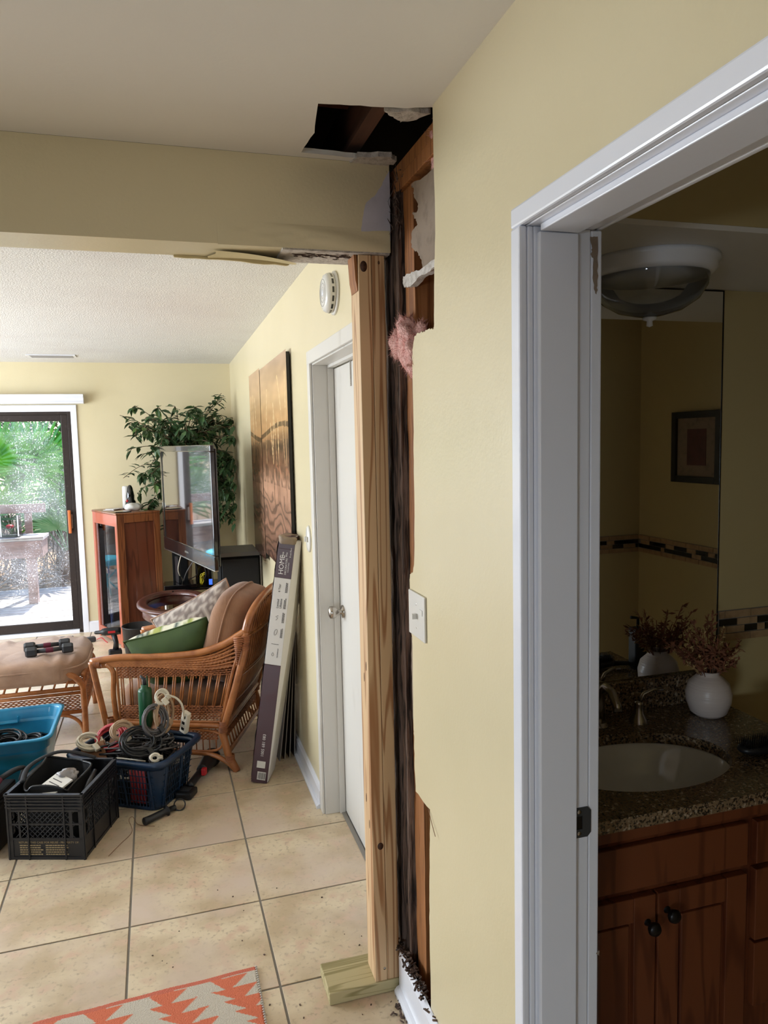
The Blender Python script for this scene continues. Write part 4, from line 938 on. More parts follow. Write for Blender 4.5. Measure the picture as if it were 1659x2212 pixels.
weave('woven_band', lambda a, b_, o: (bow(.74, CW*a)+o-.02*b_, .05+(CW-.10)*a, topz(.05+(CW-.10)*a)-.075+.062*b_), 26, 7, .0040, chair, CM)
weave('woven_band', lambda a, b_, o: (ub(.17)+o, .03+(CW-.06)*a, .165+.035*b_), 26, 4, .0042, chair, CM)
rat('front_rail', [(.655, v, .255) for v in (0, CW/2, CW)], .016); rat('front_rail', [(.645, v, .095) for v in (0, CW/2, CW)], .012)
weave('woven_band', lambda a, b_, o: (.65+o, .03+(CW-.06)*a, .17+.07*b_), 26, 7, .0042, chair, CM)
def wr(sc, amp, seed=0):
    return lambda p: p*(1+amp*noise.noise(Vector((p.x*sc+seed, p.y*sc, p.z*sc))))
obj('seat_cushion', B().sphere((.33, CW/2, .345), (.30, .30, .085), 44, 22, .38, wr(9, .06, 2), CM), 'corduroy', chair)
bcm = CM @ T((.055, CW/2-.01, .665), 0, 0, -.26)
def bcf(p):
    q = p.copy(); n_ = noise.noise(Vector((p.y*3, p.z*26, p.x*3))); q *= 1+.035*n_; return q
obj('back_cushion', B().sphere((0, 0, 0), (.115, .30, .245), 48, 30, .55, bcf, bcm), 'corduroy', chair)
e_ = lambda x, q: math.copysign(abs(x)**q, x)
def pip(xo): return [(xo, e_(cos(t), .55)*.301, e_(sin(t), .55)*.246) for t in [k*2*pi/72 for k in range(72)]]
pk = B(); pk.tube(pip(.012), .0052, 6, True, mx=bcm); obj('piping', pk, 'corduroy', chair)
pl_ = B()
for zz_ in (-.10, .02, .12):
    pl_.tube(smooth([(.117*sqrt(max(0.02, 1-abs(t)**3))*.9, t*.28, zz_+.02*sin(7*t)) for t in [-.98+1.96*k/14 for k in range(15)]], 2), .004, 5, mx=bcm)
obj('cushion_pleats', pl_, 'corduroy', chair)
# pillows
def pillow(name, mx, w_, h_, t_, mats, label, parts, pin=.07, n=26, colfn=None):
    t = thing(name, label, 'pillow', (mx @ Vector((0, 0, 0))))
    def sheet(sg):
        def f(u, v):
            a, c = 2*u-1, 2*v-1; th = ((1-abs(a)**3.2)*(1-abs(c)**3.2))
            th = max(0, th)**.55; 
            x = a*w_/2*(1-pin*(1-a*a)*0-pin*(1-c*c)*abs(a)**3); y = c*h_/2*(1-pin*(1-a*a)*abs(c)**3)
            return (x, y, sg*(t_/2*th*(1+.10*noise.noise(Vector((a*2.4, c*2.4, sg))))))
        return B().grid(f, n, n, mx)
    for sg, m, nm in ((1, mats[0], parts[0]), (-1, mats[1], parts[1])):
        if m in ('pattern',):
            b = sheet(sg); me = b.mesh(nm); me.materials.append(M['pattern']); ca = me.color_attributes.new('Col', 'FLOAT_COLOR', 'POINT'); inv = mx.inverted(); vals = []
            for vt in me.vertices:
                p = inv @ vt.co; vals += list(colfn(p.x, p.y))
            ca.data.foreach_set('color', vals); link(nm, me, None, t)
        else: obj(nm, sheet(sg), m, t)
    pk = B(); pts = []
    for k in range(4*n):
        s, q = divmod(k, n); q = q/n*2-1
        a, c = [(q, -1), (1, q), (-q, 1), (-1, -q)][s]
        pts.append((a*w_/2*(1-pin*(1-c*c)*abs(a)**3), c*h_/2*(1-pin*(1-a*a)*abs(c)**3), 0))
    pk.tube(pts, .0045, 6, True, mx=mx); obj('piping', pk, mats[2], t)
    return t
def basis(a, b_):
    a = Vector(a).normalized(); b_ = Vector(b_); b_ = (b_-a*a.dot(b_)).normalized(); return a, b_, a.cross(b_)
def floral(x, y):
    n1 = noise.noise(Vector((x*16, y*16, 2))); n2 = noise.noise(Vector((x*30, y*22, 9)))
    s = sin((x*1.0+y*.6)*120+6*n1)
    if n1 > .18: return L(60, 78, 74) if s > -.2 else L(196, 200, 180)
    if n1 < -.22: return L(168, 172, 92) if s > -.4 else L(120, 140, 70)
    if abs(n2) < .035: return L(70, 80, 70)
    return L(222, 218, 196)
def geo(x, y):
    a = (x*1.0+y*.35)*24; c = (y-x*.2)*24; fa, fc = abs((a % 1)-.5), abs((c % 1)-.5)
    d = sqrt((((a % 1)-.5))**2+(((c % 1)-.5))**2)
    if d > .44: return L(122, 110, 104)
    if .22 < d < .32: return L(140, 126, 118)
    return L(188, 176, 166)
def pm(c, a, b_):
    a, b_, n_ = basis(CM.to_3x3() @ Vector(a), CM.to_3x3() @ Vector(b_)); o = CM @ Vector(c); return frame(o, a, b_, n_)
pillow('green_pillow', pm((.325, .15, .580), (-.95, .10, .26), (.06, -.48, .84)), .45, .36, .24, ('green', 'pattern', 'green'), 'olive green pillow with a leafy print back, leaning on the chair arm', ('front_cover', 'printed_cover'), colfn=floral)
pillow('patterned_pillow', pm((.27, .42, .635), (-.88, .05, .46), (.42, .10, .85)), .50, .40, .13, ('pattern', 'pattern', 'corduroy2'), 'pale grey geometric patterned pillow behind the green one', ('front_cover', 'back_cover'), colfn=geo)

# ------------------------------------------------------------------ ottoman with cushion
ot = thing('rattan_ottoman', 'rattan ottoman with pale corduroy cushion at the left edge', 'ottoman', (-.87, 4.83, 0))
W0, W1, D0, D1 = -1.20, -.515, 4.50, 5.12
I4 = Matrix.Identity(4)
for y in (D0, D1):
    rat('top_rail', [(W0, y, 0), (W0, y, .30), (W0+.02, y, .375), (W0+.09, y, .402), (W1-.16, y, .400), (W1-.06, y, .380), (W1-.012, y, .33), (W1, y, .27), (W1, y, 0.0)], .018, ot, mx=I4)
    rat('side_rail', [(W0, y, .30), (W1, y, .30)], .013, ot, mx=I4, sm=1); rat('side_rail', [(W0, y, .275), (W1, y, .275)], .010, ot, mx=I4, sm=1); rat('side_rail', [(W0, y, .165), (W1, y, .165)], .013, ot, mx=I4, sm=1)
    rat('arch_brace', [(W1-.005, y, .02), (W1-.03, y, .10), (W1-.09, y, .145), (W1-.16, y, .155)], .010, ot, mx=I4)
    for k in range(9): rat('loop', [(W0+.07+k*.065, y+(.012 if y == D0 else -.012), .305), (W0+.085+k*.065, y, .345), (W0+.10+k*.065, y+(.012 if y == D0 else -.012), .385)], .006, ot, mx=I4, n=6, sm=2)
    weave('woven_band', lambda a, b_, o: (W0+.02+(W1-W0-.04)*a, y+o, .178+.085*b_), 24, 8, .0042, ot, I4)
for x in (W0, W1):
    rat('side_rail', [(x, D0, .30), (x, D1, .30)], .013, ot, mx=I4, sm=1); rat('side_rail', [(x, D0, .165), (x, D1, .165)], .013, ot, mx=I4, sm=1)
    rat('side_rail', [(x, D0+.02, .372), (x, D1-.02, .372)], .012, ot, mx=I4, sm=1)
    weave('woven_band', lambda a, b_, o: (x+o, D0+.02+(D1-D0-.04)*a, .18+.105*b_), 22, 9, .0042, ot, I4)
    for k in range(10): rat('spindle', [(x, D0+.05+k*.058, .305), (x, D0+.05+k*.058, .368)], .005, ot, mx=I4, n=6, sm=1)
def ocf(p): 
    q = p*(1+.05*noise.noise(Vector((p.x*5, p.y*5, 3)))); q.z += .012*sin(p.x*70)*max(0, p.z/.08)*(abs(p.y)/.3)**1.5; return q
obj('cushion', B().sphere((-.845, 4.80, .405), (.345, .325, .080), 60, 26, .42, ocf), 'corduroy2', ot)
pk = B(); pk.tube([(-.845+e_(cos(t), .42)*.348, 4.80+e_(sin(t), .42)*.328, .425) for t in [k*2*pi/80 for k in range(80)]], .006, 6, True); obj('piping', pk, 'corduroy2', ot)
# dumbbells
def dumbbell(p0, p1, label):
    p0, p1 = Vector(p0), Vector(p1); d = (p1-p0).normalized(); s = d.cross(Vector((0, 0, 1))).normalized(); u = s.cross(d)
    t = thing('dumbbell', label, 'dumbbell', (p0+p1)/2, 0, 'dumbbells on the ottoman')
    mx = frame(p0, d, s, u); Lq = (p1-p0).length
    for a in (0, Lq-.062):
        b = B(); hexp = [(.030*cos(pi/6+k*pi/3), .030*sin(pi/6+k*pi/3)) for k in range(6)]
        hs = [(y*.8, z*.8) for y, z in hexp]
        for (xa, A), (xb, Bq) in zip([(a, hs), (a+.010, hexp), (a+.052, hexp)], [(a+.010, hexp), (a+.052, hexp), (a+.062, hs)]):
            b.add([(xa, y, z) for y, z in A]+[(xb, y, z) for y, z in Bq], [(k, (k+1) % 6, 6+(k+1) % 6, 6+k) for k in range(6)], False, mx)
        b.add([(a, y, z) for y, z in hs], [tuple(range(6))], False, mx); b.add([(a+.062, y, z) for y, z in hs], [tuple(range(6))], False, mx)
        obj('head', b, 'dkiron', t)
    obj('handle', B().tube([(.055, 0, 0), (Lq/2, 0, 0), (Lq-.055, 0, 0)], [.012, .0145, .012], 12, mx=mx), 'dkiron', t)
    obj('grip_label', B().lathe([(.0149, -.02), (.0153, -.015), (.0153, .015), (.0149, .02)], 14, mx @ frame((Lq/2, 0, 0), (0, 1, 0), (0, 0, 1), (1, 0, 0))), 'maroon', t)
dumbbell((-.825, 4.60, .512), (-.570, 4.63, .512), 'grey hex dumbbell in front on the ottoman cushion')
dumbbell((-.850, 4.71, .514), (-.600, 4.74, .514), 'grey hex dumbbell behind the other one on the ottoman')

# ------------------------------------------------------------------ blue tote
def rrect(x0, x1, y0, y1, r, n=6):
    out = []
    for cx, cy, a0 in ((x1-r, y1-r, 0), (x0+r, y1-r, pi/2), (x0+r, y0+r, pi), (x1-r, y0+r, 3*pi/2)):
        for k in range(n+1): a = a0+pi/2*k/n; out.append((cx+r*cos(a), cy+r*sin(a)))
    return out
def loft(b, loops, mx=None, cap0=False, cap1=False):
    n = len(loops[0]); vs = [p for lp in loops for p in lp]; fs = []
    for i in range(len(loops)-1): fs += [(i*n+k, i*n+(k+1) % n, (i+1)*n+(k+1) % n, (i+1)*n+k) for k in range(n)]
    if cap0: fs.append(tuple(range(n)))
    if cap1: fs.append(tuple((len(loops)-1)*n+k for k in range(n)))
    return b.add(vs, fs, True, mx)
tot = thing('blue_tote', 'bright blue plastic tote holding black cables in front of the ottoman', 'tote', (-.83, 3.86, 0))
Z = lambda lp, z: [(x, y, z) for x, y in lp]
TX0, TX1, TY0, TY1 = -1.12, -.565, 3.60, 4.10
def tl(i, z): return Z(rrect(TX0+i, TX1-i, TY0+i, TY1-i, .06), z)
b = B(); loft(b, [tl(.075, .0), tl(.070, .004), tl(.03, .25), tl(.026, .30), tl(.012, .302), tl(.010, .345), tl(-.004, .346), tl(-.006, .355), tl(.014, .357), tl(.016, .345), tl(.034, .25), tl(.078, .008)], None, True, True)
obj('tub', b, 'teal', tot)
obj('handle_recess', B().rbox(-.90, -.78, TY1-.038, TY1-.030, .285, .292, .002).rbox(-.90, -.893, TY1-.038, TY1-.028, .285, .32, .002).rbox(-.787, -.78, TY1-.038, TY1-.028, .285, .32, .002), 'teal', tot)
obj('latch', B().rbox(-.84, -.81, TY0-.018, TY0-.004, .31, .352, .004), 'dkiron', tot, label='grey metal rim latch')
def coil(c, R_, r_, turns, tilt, seed, jit=.18, sq=.8):
    R3 = random.Random(seed); pts = []; n = int(turns*16)
    prm = [(R3.uniform(.68, 1.12), R3.uniform(-.16, .16), R3.uniform(-.16, .16), R3.uniform(-.55, .55), R3.uniform(0, 6.3), R3.uniform(-.22, .22)) for _ in range(int(turns)+2)]
    for k in range(n):
        a = 2*pi*k/16; t = k/16; i0 = int(t); f = t-i0; f = f*f*(3-2*f)
        q = [u*(1-f)+v*f for u, v in zip(prm[i0], prm[i0+1])]
        rr = R_*q[0]; p = Vector((rr*cos(a)+R_*q[1], rr*sin(a)*sq+R_*q[2], R_*(q[5]+.38*q[3]*sin(a+q[4]))))
        pts.append(p)
    mx = Matrix.Translation(Vector(c)) @ Matrix.Rotation(tilt[0], 4, 'X') @ Matrix.Rotation(tilt[1], 4, 'Y')
    return B().tube(pts, r_, 7, mx=mx)
def cable(c, R_, r_, turns, tilt, seed, m, label, plug=None, sq=.8, group=None):
    t = thing('cable', label, 'cable', c, 0, group)
    obj('cord', coil(c, R_, r_, turns, tilt, seed, sq=sq), m, t)
    mx = Matrix.Translation(Vector(c)) @ Matrix.Rotation(tilt[0], 4, 'X') @ Matrix.Rotation(tilt[1], 4, 'Y')
    tb = B()
    for k in range(3): tb.tube([(R_*.97+.012*cos(q), 0+(k-1)*.006, .012*sin(q)) for q in [w_*2*pi/10 for w_ in range(10)]], .003, 5, True, mx=mx)
    obj('tie', tb, m, t)
    if plug: obj('plug', B().rbox(-.012, .012, -.018, .018, -.010, .010, .004, mx @ T((R_*.5, -R_*.7, .01), .6)), plug, t)
    return t
obj_ = obj
fill = obj('packed_cables', (lambda bb: [bb.tube([(RND.uniform(-1.04, -.63), RND.uniform(3.69, 4.03), .21+.02*RND.random()) for _ in range(1)]+[(RND.uniform(-1.04, -.63), RND.uniform(3.69, 4.03), .21+.05*RND.random()) for _ in range(3)], .006, 6) for _ in range(60)] and bb)(B()), 'blkcable'); tag(fill, 'tangled layer of black cables in the blue tote', 'cables', kind='stuff')
obj_base = obj('cardboard_layer', B().box(-1.03, -.655, 3.69, 4.01, .0101, .205), 'blkcable'); tag(obj_base, 'dark bundle of stuff filling the blue tote under the cables', 'filling', kind='stuff')
cable((-.80, 3.86, .275), .085, .0055, 6, (.2, .1), 31, 'blkcable', 'coiled black cable on top in the blue tote, toward its right side')
cable((-.94, 3.84, .26), .08, .005, 5, (-.1, .2), 32, 'blkcable', 'coiled black cable at the left side of the blue tote')
cable((-.69, 3.84, .265), .05, .004, 4, (.3, -.1), 33, 'blkcable', 'small coiled black cable at the right end of the blue tote', 'chrome')

# ------------------------------------------------------------------ black milk crate
KW, KD, KH = .318, .345, .28
KM = frame((-.690, 3.228, 0), Vector((.948, -.318, 0)).normalized(), Vector((.318, .948, 0)).normalized(), (0, 0, 1))
ck = thing('milk_crate', 'scuffed black lattice milk crate in front of the blue tote', 'crate', (-.52, 3.3, 0))
def side(mx, w_, front):
    b = B()
    t = .006
    b.box(0, w_, 0, t, .0, .012, mx); b.box(0, w_, t*.5, t, .012, .085, mx); b.box(0, w_, 0, t, .085, .093, mx)
    b.box(0, .020, 0, t, .012, .26, mx); b.box(w_-.020, w_, 0, t, .012, .26, mx); b.box(w_-.060, w_-.046, .001, t, .093, .21, mx); b.box(.046, .054, .001, t, .093, .21, mx)
    b.box(0, w_, 0, t, .148, .155, mx); b.box(0, w_, 0, t, .205, .213, mx); b.box(0, w_, t*.5, t, .213, .240, mx)
    for z in (.222, .236, .250, .262): b.box(-.002, w_+.002, -.004, t, z, z+.005, mx)
    b.box(-.004, w_+.004, -.006, t+.003, .272, .28, mx); b.box(0, w_, t*.4, t, .24, .272, mx)
    for x in (.0, w_*.26, w_*.74, w_-.006): b.box(x, x+.006, -.003, t*.5, .0, .28, mx)
    for row in (0, 1):
        za, zb = (.093, .148) if row == 0 else (.155, .205); h_ = zb-za
        k = -h_
        while k < w_:
            for sg in (1, -1):
                xa, xb = (k, k+h_) if sg == 1 else (k+h_, k)
                z0_, z1_ = za, zb
                if min(xa, xb) < .02 or max(xa, xb) > w_-.02: continue
                b.tube([(xa, t*.6, z0_), (xb, t*.6, z1_)], .0022, 4, caps=False, mx=mx)
            k += .0215
    return b
obj('side_panel', side(KM, KW, 1), 'crate', ck); obj('side_panel', side(KM @ frame((KW, 0, 0), (0, 1, 0), (-1, 0, 0), (0, 0, 1)), KD, 0), 'crate', ck)
obj('side_panel', side(KM @ frame((KW, KD, 0), (-1, 0, 0), (0, -1, 0), (0, 0, 1)), KW, 0), 'crate', ck); obj('side_panel', side(KM @ frame((0, KD, 0), (0, -1, 0), (1, 0, 0), (0, 0, 1)), KD, 0), 'crate', ck)
obj('bottom_panel', B().box(.006, KW-.006, .006, KD-.006, .003, .010, KM), 'crate', ck)
tm = lambda x, z: KM @ frame((x, .0022, z), (1, 0, 0), (0, 0, 1), (0, -1, 0))
text('RETURN THIS CASE FOR REUSE - PROPERTY OF:', .0118, tm(.042, .069), 'inkt', ck)
fine = B(); rp = random.Random(2)      # the small print is illegible in the photo: worn ink dashes
for col in range(2):
    for ln in range(5):
        x = .046+col*.108
        while x < .046+col*.108+.088:
            l_ = rp.uniform(.004, .013); fine.box(x, x+l_, .0012, .0022, .0585-.0095*ln, .0630-.0095*ln, KM); x += l_+.002
obj('worn_small_print', fine, 'inkt', ck)['kind'] = 'stuff'
# contents of the crate
def cp(x, y, z): return KM @ Vector((x, y, z))
bagb = B()
def bagf(u, v):
    a = 2*pi*u; x = KW*.42+.105*e_(cos(a), .6); y = KD*.52+.135*e_(sin(a), .6)
    z = .03+.245*v+(.030*max(0, sin(a*1.0-.6))+.016*sin(3*a))*v
    return cp(x+(.012*sin(5*a))*v, y+.010*sin(4*a+1)*v, z)
bagb.grid(bagf, 48, 8)
bagb.grid(lambda u, v: (lambda p: (p[0], p[1], p[2]))(cp(KW*.42+.100*e_(cos(2*pi*u), .6)*(1-v*.999), KD*.52+.130*e_(sin(2*pi*u), .6)*(1-v*.999), .155-.0*v)), 32, 3)
bg = thing('tool_bag', 'open black nylon tool bag sitting in the milk crate', 'bag', cp(.13, .18, .012))
obj('body', bagb, 'blkcloth', bg)
pb2 = B(); pts = [Vector(bagf(k/48, 1)) for k in range(48)]; pb2.tube(pts, .005, 6, True); obj('rim', pb2, 'blk', bg)
obj('strap', B().tube(smooth([cp(.02, .10, .285), cp(.0, .20, .31), cp(.06, .30, .325), cp(.14, .33, .315), cp(.23, .34, .285)], 6), .012, 8, flat=.4), 'blkcloth', bg)
tag(obj('instruction_booklet', B().rbox(-.05, .05, -.07, .07, -.004, .004, .001, KM @ T((.150, .085, .268), -.5, .30, .1)), 'paperw'), 'white instruction leaflet lying in the tool bag', 'booklet')
ib = bpy.data.objects['instruction_booklet']
for k in range(5): obj('print_lines', B().box(-.035, .03-.008*(k % 3), -.045+.02*k, -.041+.02*k, .0041, .0045, KM @ T((.150, .085, .268), -.5, .30, .1)), 'ink', ib)
tag(obj('plastic_bag', B().sphere((0, 0, 0), (.045, .03, .025), 26, 16, 1, lambda p: p*(1+.7*noise.noise(p*40)), KM @ T((.19, .17, .285), .4)), 'plastic'), 'crumpled clear plastic bag among the things in the crate', 'plastic bag')
tag(obj('hand_tool', B().tube([cp(.265, .10, .20), cp(.275, .17, .25), cp(.27, .24, .27)], [.010, .013, .010], 10), 'blk'), 'black tool handle between the tool bag and the crate side', 'tool')
# black case at the left edge
bc = thing('battery_case', 'black hard case with a yellow mark at the left edge of the picture', 'case', (-.90, 3.35, 0))
cm_ = frame((-1.08, 3.335, 0), Vector((.965, -.262, 0)).normalized(), Vector((.262, .965, 0)).normalized(), (0, 0, 1))
obj('body', B().rbox(0, .335, 0, .26, .001, .20, .012, cm_).rbox(.01, .33, .01, .25, .203, .235, .010, cm_), 'blk', bc)
obj('yellow_mark', B().sphere((.305, -.0005, .115), (.030, .002, .020), 16, 8, .8, None, cm_), 'yellow', bc)
text('RE', .019, cm_ @ frame((.285, -.0008, .032), (1, 0, 0), (0, 0, 1), (0, -1, 0)), 'inkw', bc)
obj('handle', B().tube(smooth([(.10, .10, .235), (.12, .10, .262), (.20, .10, .268), (.26, .10, .235)], 5), .009, 8, mx=cm_), 'blk', bc)
tag(obj('maroon_glove', B().sphere((0, 0, 0), (.12, .075, .026), 30, 14, .8, lambda p: p*(1+.5*noise.noise(p*14)), cm_ @ T((.24, .10, .283), .3, .1, .1)), 'maroon'), 'maroon cloth glove lying on the black case', 'glove')
tag(obj('black_strap', B().tube(smooth([cm_ @ Vector(p) for p in [(.30, .16, .27), (.34, .22, .285), (.36, .27, .27), (.33, .30, .20)]], 6), .018, 8, flat=.5), 'blkcloth'), 'black webbing strap between the case and the milk crate', 'strap')

# ------------------------------------------------------------------ navy laundry basket
E1 = Vector((-.852, .523, 0)); E2 = Vector((.50, .866, 0)); E1.normalize(); E2 = Vector((-E1.y, E1.x, 0))*-1
if E2.y < 0: E2 = -E2
BO = Vector((-.083, 3.372, 0)); BWd, BDp, BH = .505, .375, .252
BM = frame(BO, E1, E2, (0, 0, 1))
bk = thing('laundry_basket', 'navy blue slotted laundry basket full of cables between crate and armchair', 'basket', BM @ Vector((BWd/2, BDp/2, 0)))
def bl(i, z): return [(x, y, z) for x, y in rrect(i, BWd-i, i, BDp-i, .055, 5)]
def bin_(z): return .012+.040*(1-z/BH)
b = B(); loft(b, [bl(-.008, BH-.022), bl(-.012, BH-.004), bl(-.006, BH), bl(.012, BH), bl(.012, BH-.022), bl(-.008, BH-.022)], BM); obj('rim', b, 'navy', bk)
b = B(); loft(b, [bl(bin_(0), 0.001), bl(bin_(0), .018), bl(bin_(0)+.005, .018), bl(bin_(0)+.005, .006)], BM, True, True)
loft(b, [bl(bin_(.205), .205), bl(bin_(.235), .235), bl(bin_(.235)+.004, .235), bl(bin_(.205)+.004, .205), bl(bin_(.205), .205)], BM); obj('base_and_band', b, 'navy', bk)
b = B()
def bw(side_, s, z):
    i = bin_(z)
    return {0: (s, i, z), 1: (i, s, z), 2: (s, BDp-i, z), 3: (BWd-i, s, z)}[side_]
for sd_i, ln in ((0, BWd), (1, BDp), (2, BWd), (3, BDp)):
    n_ = int((ln-.16)/.0165)
    for k in range(n_+1):
        s = .08+(ln-.16)*k/n_; wd = .0035 if (k % 8) else .009
        b.tube([bw(sd_i, s, .015), bw(sd_i, s, .21)], wd*.75, 4, caps=False, mx=BM)
    for z in (.045, .078, .11, .142, .175): b.tube([bw(sd_i, .06, z), bw(sd_i, ln-.06, z)], .0024, 4, caps=False, mx=BM)
obj('slotted_sides', b, 'navy', bk)['kind'] = 'stuff'
b = B()
lp0, lp1 = bl(bin_(.012), .012), bl(bin_(.21), .21)
for c in range(4):
    A = lp0[c*6:(c+1)*6]; Bq = lp1[c*6:(c+1)*6]
    def ext(q, lp):   # widen the corner post along the straight sides
        return q
    b = B(); b.add([Vector(p) for p in A]+[Vector(p) for p in Bq], [(k, k+1, 7+k, 6+k) for k in range(5)], True, BM)
    obj('corner_post', b, 'navy', bk)
for c in [(.03, .03), (BWd-.03, .03), (.03, BDp-.03), (BWd-.03, BDp-.03)]: pass
def bp_(x, y, z): return BM @ Vector((x, y, z))
tag(obj('basket_filling', (lambda bb: (bb.box(.065, BWd-.065, .065, BDp-.065, .020, .12, BM), bb)[1])(B()), 'blkcable'), 'dark mass of stuff at the bottom of the laundry basket', 'filling', kind='stuff')
def tangle(name, x0, x1, y0, y1, z0, z1, n_, r_, m, label, seed):
    R3 = random.Random(seed); bb = B()
    for _ in range(n_):
        p = [Vector((R3.uniform(x0, x1), R3.uniform(y0, y1), R3.uniform(z0, z1))) for _ in range(5)]
        bb.tube(smooth([BM @ q for q in p], 5), r_*R3.uniform(.7, 1.2), 6)
    return tag(obj(name, bb, m), label, 'cables', kind='stuff')
tangle('black_cable_tangle', .07, BWd-.07, .07, BDp-.07, .14, .285, 52, .0045, 'blkcable', 'black cables tangled through the laundry basket', 1)
tangle('grey_cable_tangle', .07, .36, .07, BDp-.07, .20, .29, 16, .0045, 'greycable', 'grey cables tangled in the middle of the laundry basket', 2)
tangle('cream_cable_tangle', .05, .30, .05, BDp-.08, .12, .25, 14, .004, 'whitecable', 'cream cables showing through the basket side and top', 3)
rb2 = B()
for k in range(5): rb2.tube([bp_(.13+.017*k, .062, .03), bp_(.128+.017*k, .060, .11), bp_(.13+.017*k, .062, .19)], .008, 8)
tag(obj('red_cable', rb2, 'redcable'), 'red cable loops pressed against the front slots of the basket', 'cable')
cable(bp_(.430, .085, .290), .058, .0042, 12, (.5, .3), 41, 'whitecable', 'tight white coiled cable at the left corner of the basket', 'whitecable', .75)
cable(bp_(.345, .14, .300), .068, .0062, 9, (.9, -.3), 42, 'redcable', 'coiled dull red cable next to the white coil in the basket', None, .85)
cable(bp_(.275, .12, .340), .046, .0062, 8, (1.0, .2), 43, 'tancable', 'fat cream coil with a plug on top of the red cable', 'whitecable', .9)
cable(bp_(.17, .11, .305), .085, .0045, 13, (.7, .2), 44, 'blkcable', 'black cable coil at the front of the basket heap', 'blkcable')
cable(bp_(.135, .17, .385), .060, .0048, 7, (1.35, .4), 45, 'greycable', 'grey cable coil standing up in the middle of the basket', 'blkcable', 1.25)
cable(bp_(.125, .235, .395), .066, .0055, 7, (1.4, .9), 46, 'tancable', 'tan cable coil standing at the back of the basket', 'tancable', 1.3)
cable(bp_(.105, .20, .490), .030, .0038, 10, (1.2, .1), 47, 'whitecable', 'small knotted white cable bundle on the very top', 'whitecable', 1.2)
cable(bp_(.055, .045, .262), .022, .0040, 5, (.9, .3), 48, 'whitecable', 'tiny cream cable knot over the near rim of the basket', None)
t = thing('power_strip', 'cream power strip poking up at the right end of the basket', 'power strip', bp_(.05, .28, .30))
pmx = BM @ T((.045, .30, .335), .2, .15, -.35)
obj('body', B().rbox(-.020, .020, -.014, .014, -.06, .06, .006, pmx), 'whitecable', t)
for k in range(3): obj('socket', B().box(-.008, .008, -.0155, -.0141, -.04+.035*k, -.025+.035*k, pmx), 'knob', t)
obj('cord', B().tube(smooth([pmx @ Vector((0, 0, -.05)), bp_(.03, .26, .42), bp_(.05, .24, .475), bp_(.09, .21, .50)], 6), .0055, 8), 'whitecable', t)
for q, (x, y, z, a, l_) in enumerate([(.40, .25, .265, .5, 'brown cardboard piece at the back left of the basket'), (.24, .31, .285, .2, 'brown cardboard flap beside the green pump'), (.40, .07, .240, -.4, 'brown cardboard scrap under the white coil')]):
    tag(obj('cardboard_piece', B().rbox(-.055, .055, -.003, .003, -.045, .045, .001, BM @ T((x, y, z), a, -.5, .3)), 'card'), l_, 'cardboard')
gp = thing('green_grease_gun', 'dark green metal cylinder standing upright in the basket beside the chair', 'grease gun', bp_(.255, .335, .0))
gx = bp_(.275, .320, 0); gmx = T(gx, 0, 0, 0)
obj('barrel', B().lathe([(0, .13), (.034, .13), (.034, .47), (.031, .48), (.018, .485), (.018, .50), (0, .502)], 24, gmx), 'greenmetal', gp)
obj('nozzle', B().tube([gx+Vector((0, 0, .50)), gx+Vector((0, 0, .53)), gx+Vector((-.018, 0, .548))], [.010, .009, .006], 10), 'dkiron', gp)
obj('lever', B().rbox(.010, .016, -.008, .008, .49, .545, .002, gmx), 'greenmetal', gp)

# ------------------------------------------------------------------ tools on the floor
tl_ = thing('cordless_tool', 'black cordless tool with red trigger on the tiles right of the basket', 'power tool', (.08, 3.75, 0))
obj('body', B().tube(smooth([(.155, 3.86, .045), (.135, 3.80, .048), (.105, 3.72, .045)], 4), [.036, .040, .040, .038, .036, .034, .032, .030, .028][:9], 16), 'blk', tl_)
obj('nozzle_cone', B().lathe([(.030, 0), (.046, .01), (.048, .035), (.038, .06), (0, .062)], 24, frame((.150, 3.845, .046), (0, 0, 1), Vector((.8, -.5, 0)).normalized(), Vector((.45, .89, 0)).normalized())), 'blk', tl_)
obj('grip', B().tube(smooth([(.11, 3.74, .045), (.07, 3.66, .038), (.04, 3.60, .030)], 4), .019, 12), 'blk', tl_)
obj('battery', B().rbox(-.040, .040, -.042, .042, 0, .034, .008, T((.025, 3.56, .001), -.45)), 'blk', tl_)
obj('battery_plate', B().rbox(-.020, .020, -.020, .020, .0342, .036, .0008, T((.025, 3.56, .001), -.45)), 'dkiron', tl_)
obj('trigger', B().rbox(-.012, .012, -.014, .014, .02, .055, .005, T((.115, 3.685, .02), -.4)), 'red', tl_, label='red trigger')
sh = thing('side_handle', 'black ribbed auxiliary tool handle lying in front of the basket', 'handle', (-.07, 3.38, 0))
a_, b_v = Vector((-.165, 3.335, .018)), Vector((-.03, 3.43, .020)); dv = (b_v-a_).normalized(); ux = dv.cross(Vector((0, 0, 1))).normalized()
obj('grip', B().lathe([(0, 0), (.015, 0), (.018, .003), (.017, .02), (.0155, .05), (.016, .08), (.015, .115), (.024, .118), (.024, .122), (.013, .124), (.011, .165)], 22, frame(a_, ux, dv.cross(ux), dv)), 'blk', sh)
ring_c = a_+dv*.19; obj('clamp_ring', B().lathe([(.022, -.011), (.028, -.011), (.028, .011), (.022, .011), (.022, -.011)], 26, T(ring_c+Vector((0, 0, .0)), 0, 1.15)), 'blk', sh)
wi = B(); wi.tube(smooth([(-.30, 3.12, .003), (-.26, 3.20, .003), (-.215, 3.29, .004), (-.23, 3.37, .02), (-.215, 3.41, .012), (-.19, 3.35, .003), (-.12, 3.31, .003)], 8), .0011, 5)
tag(obj('thin_wire', wi, 'card'), 'thin curly wire lying on the tiles beside the milk crate', 'wire')

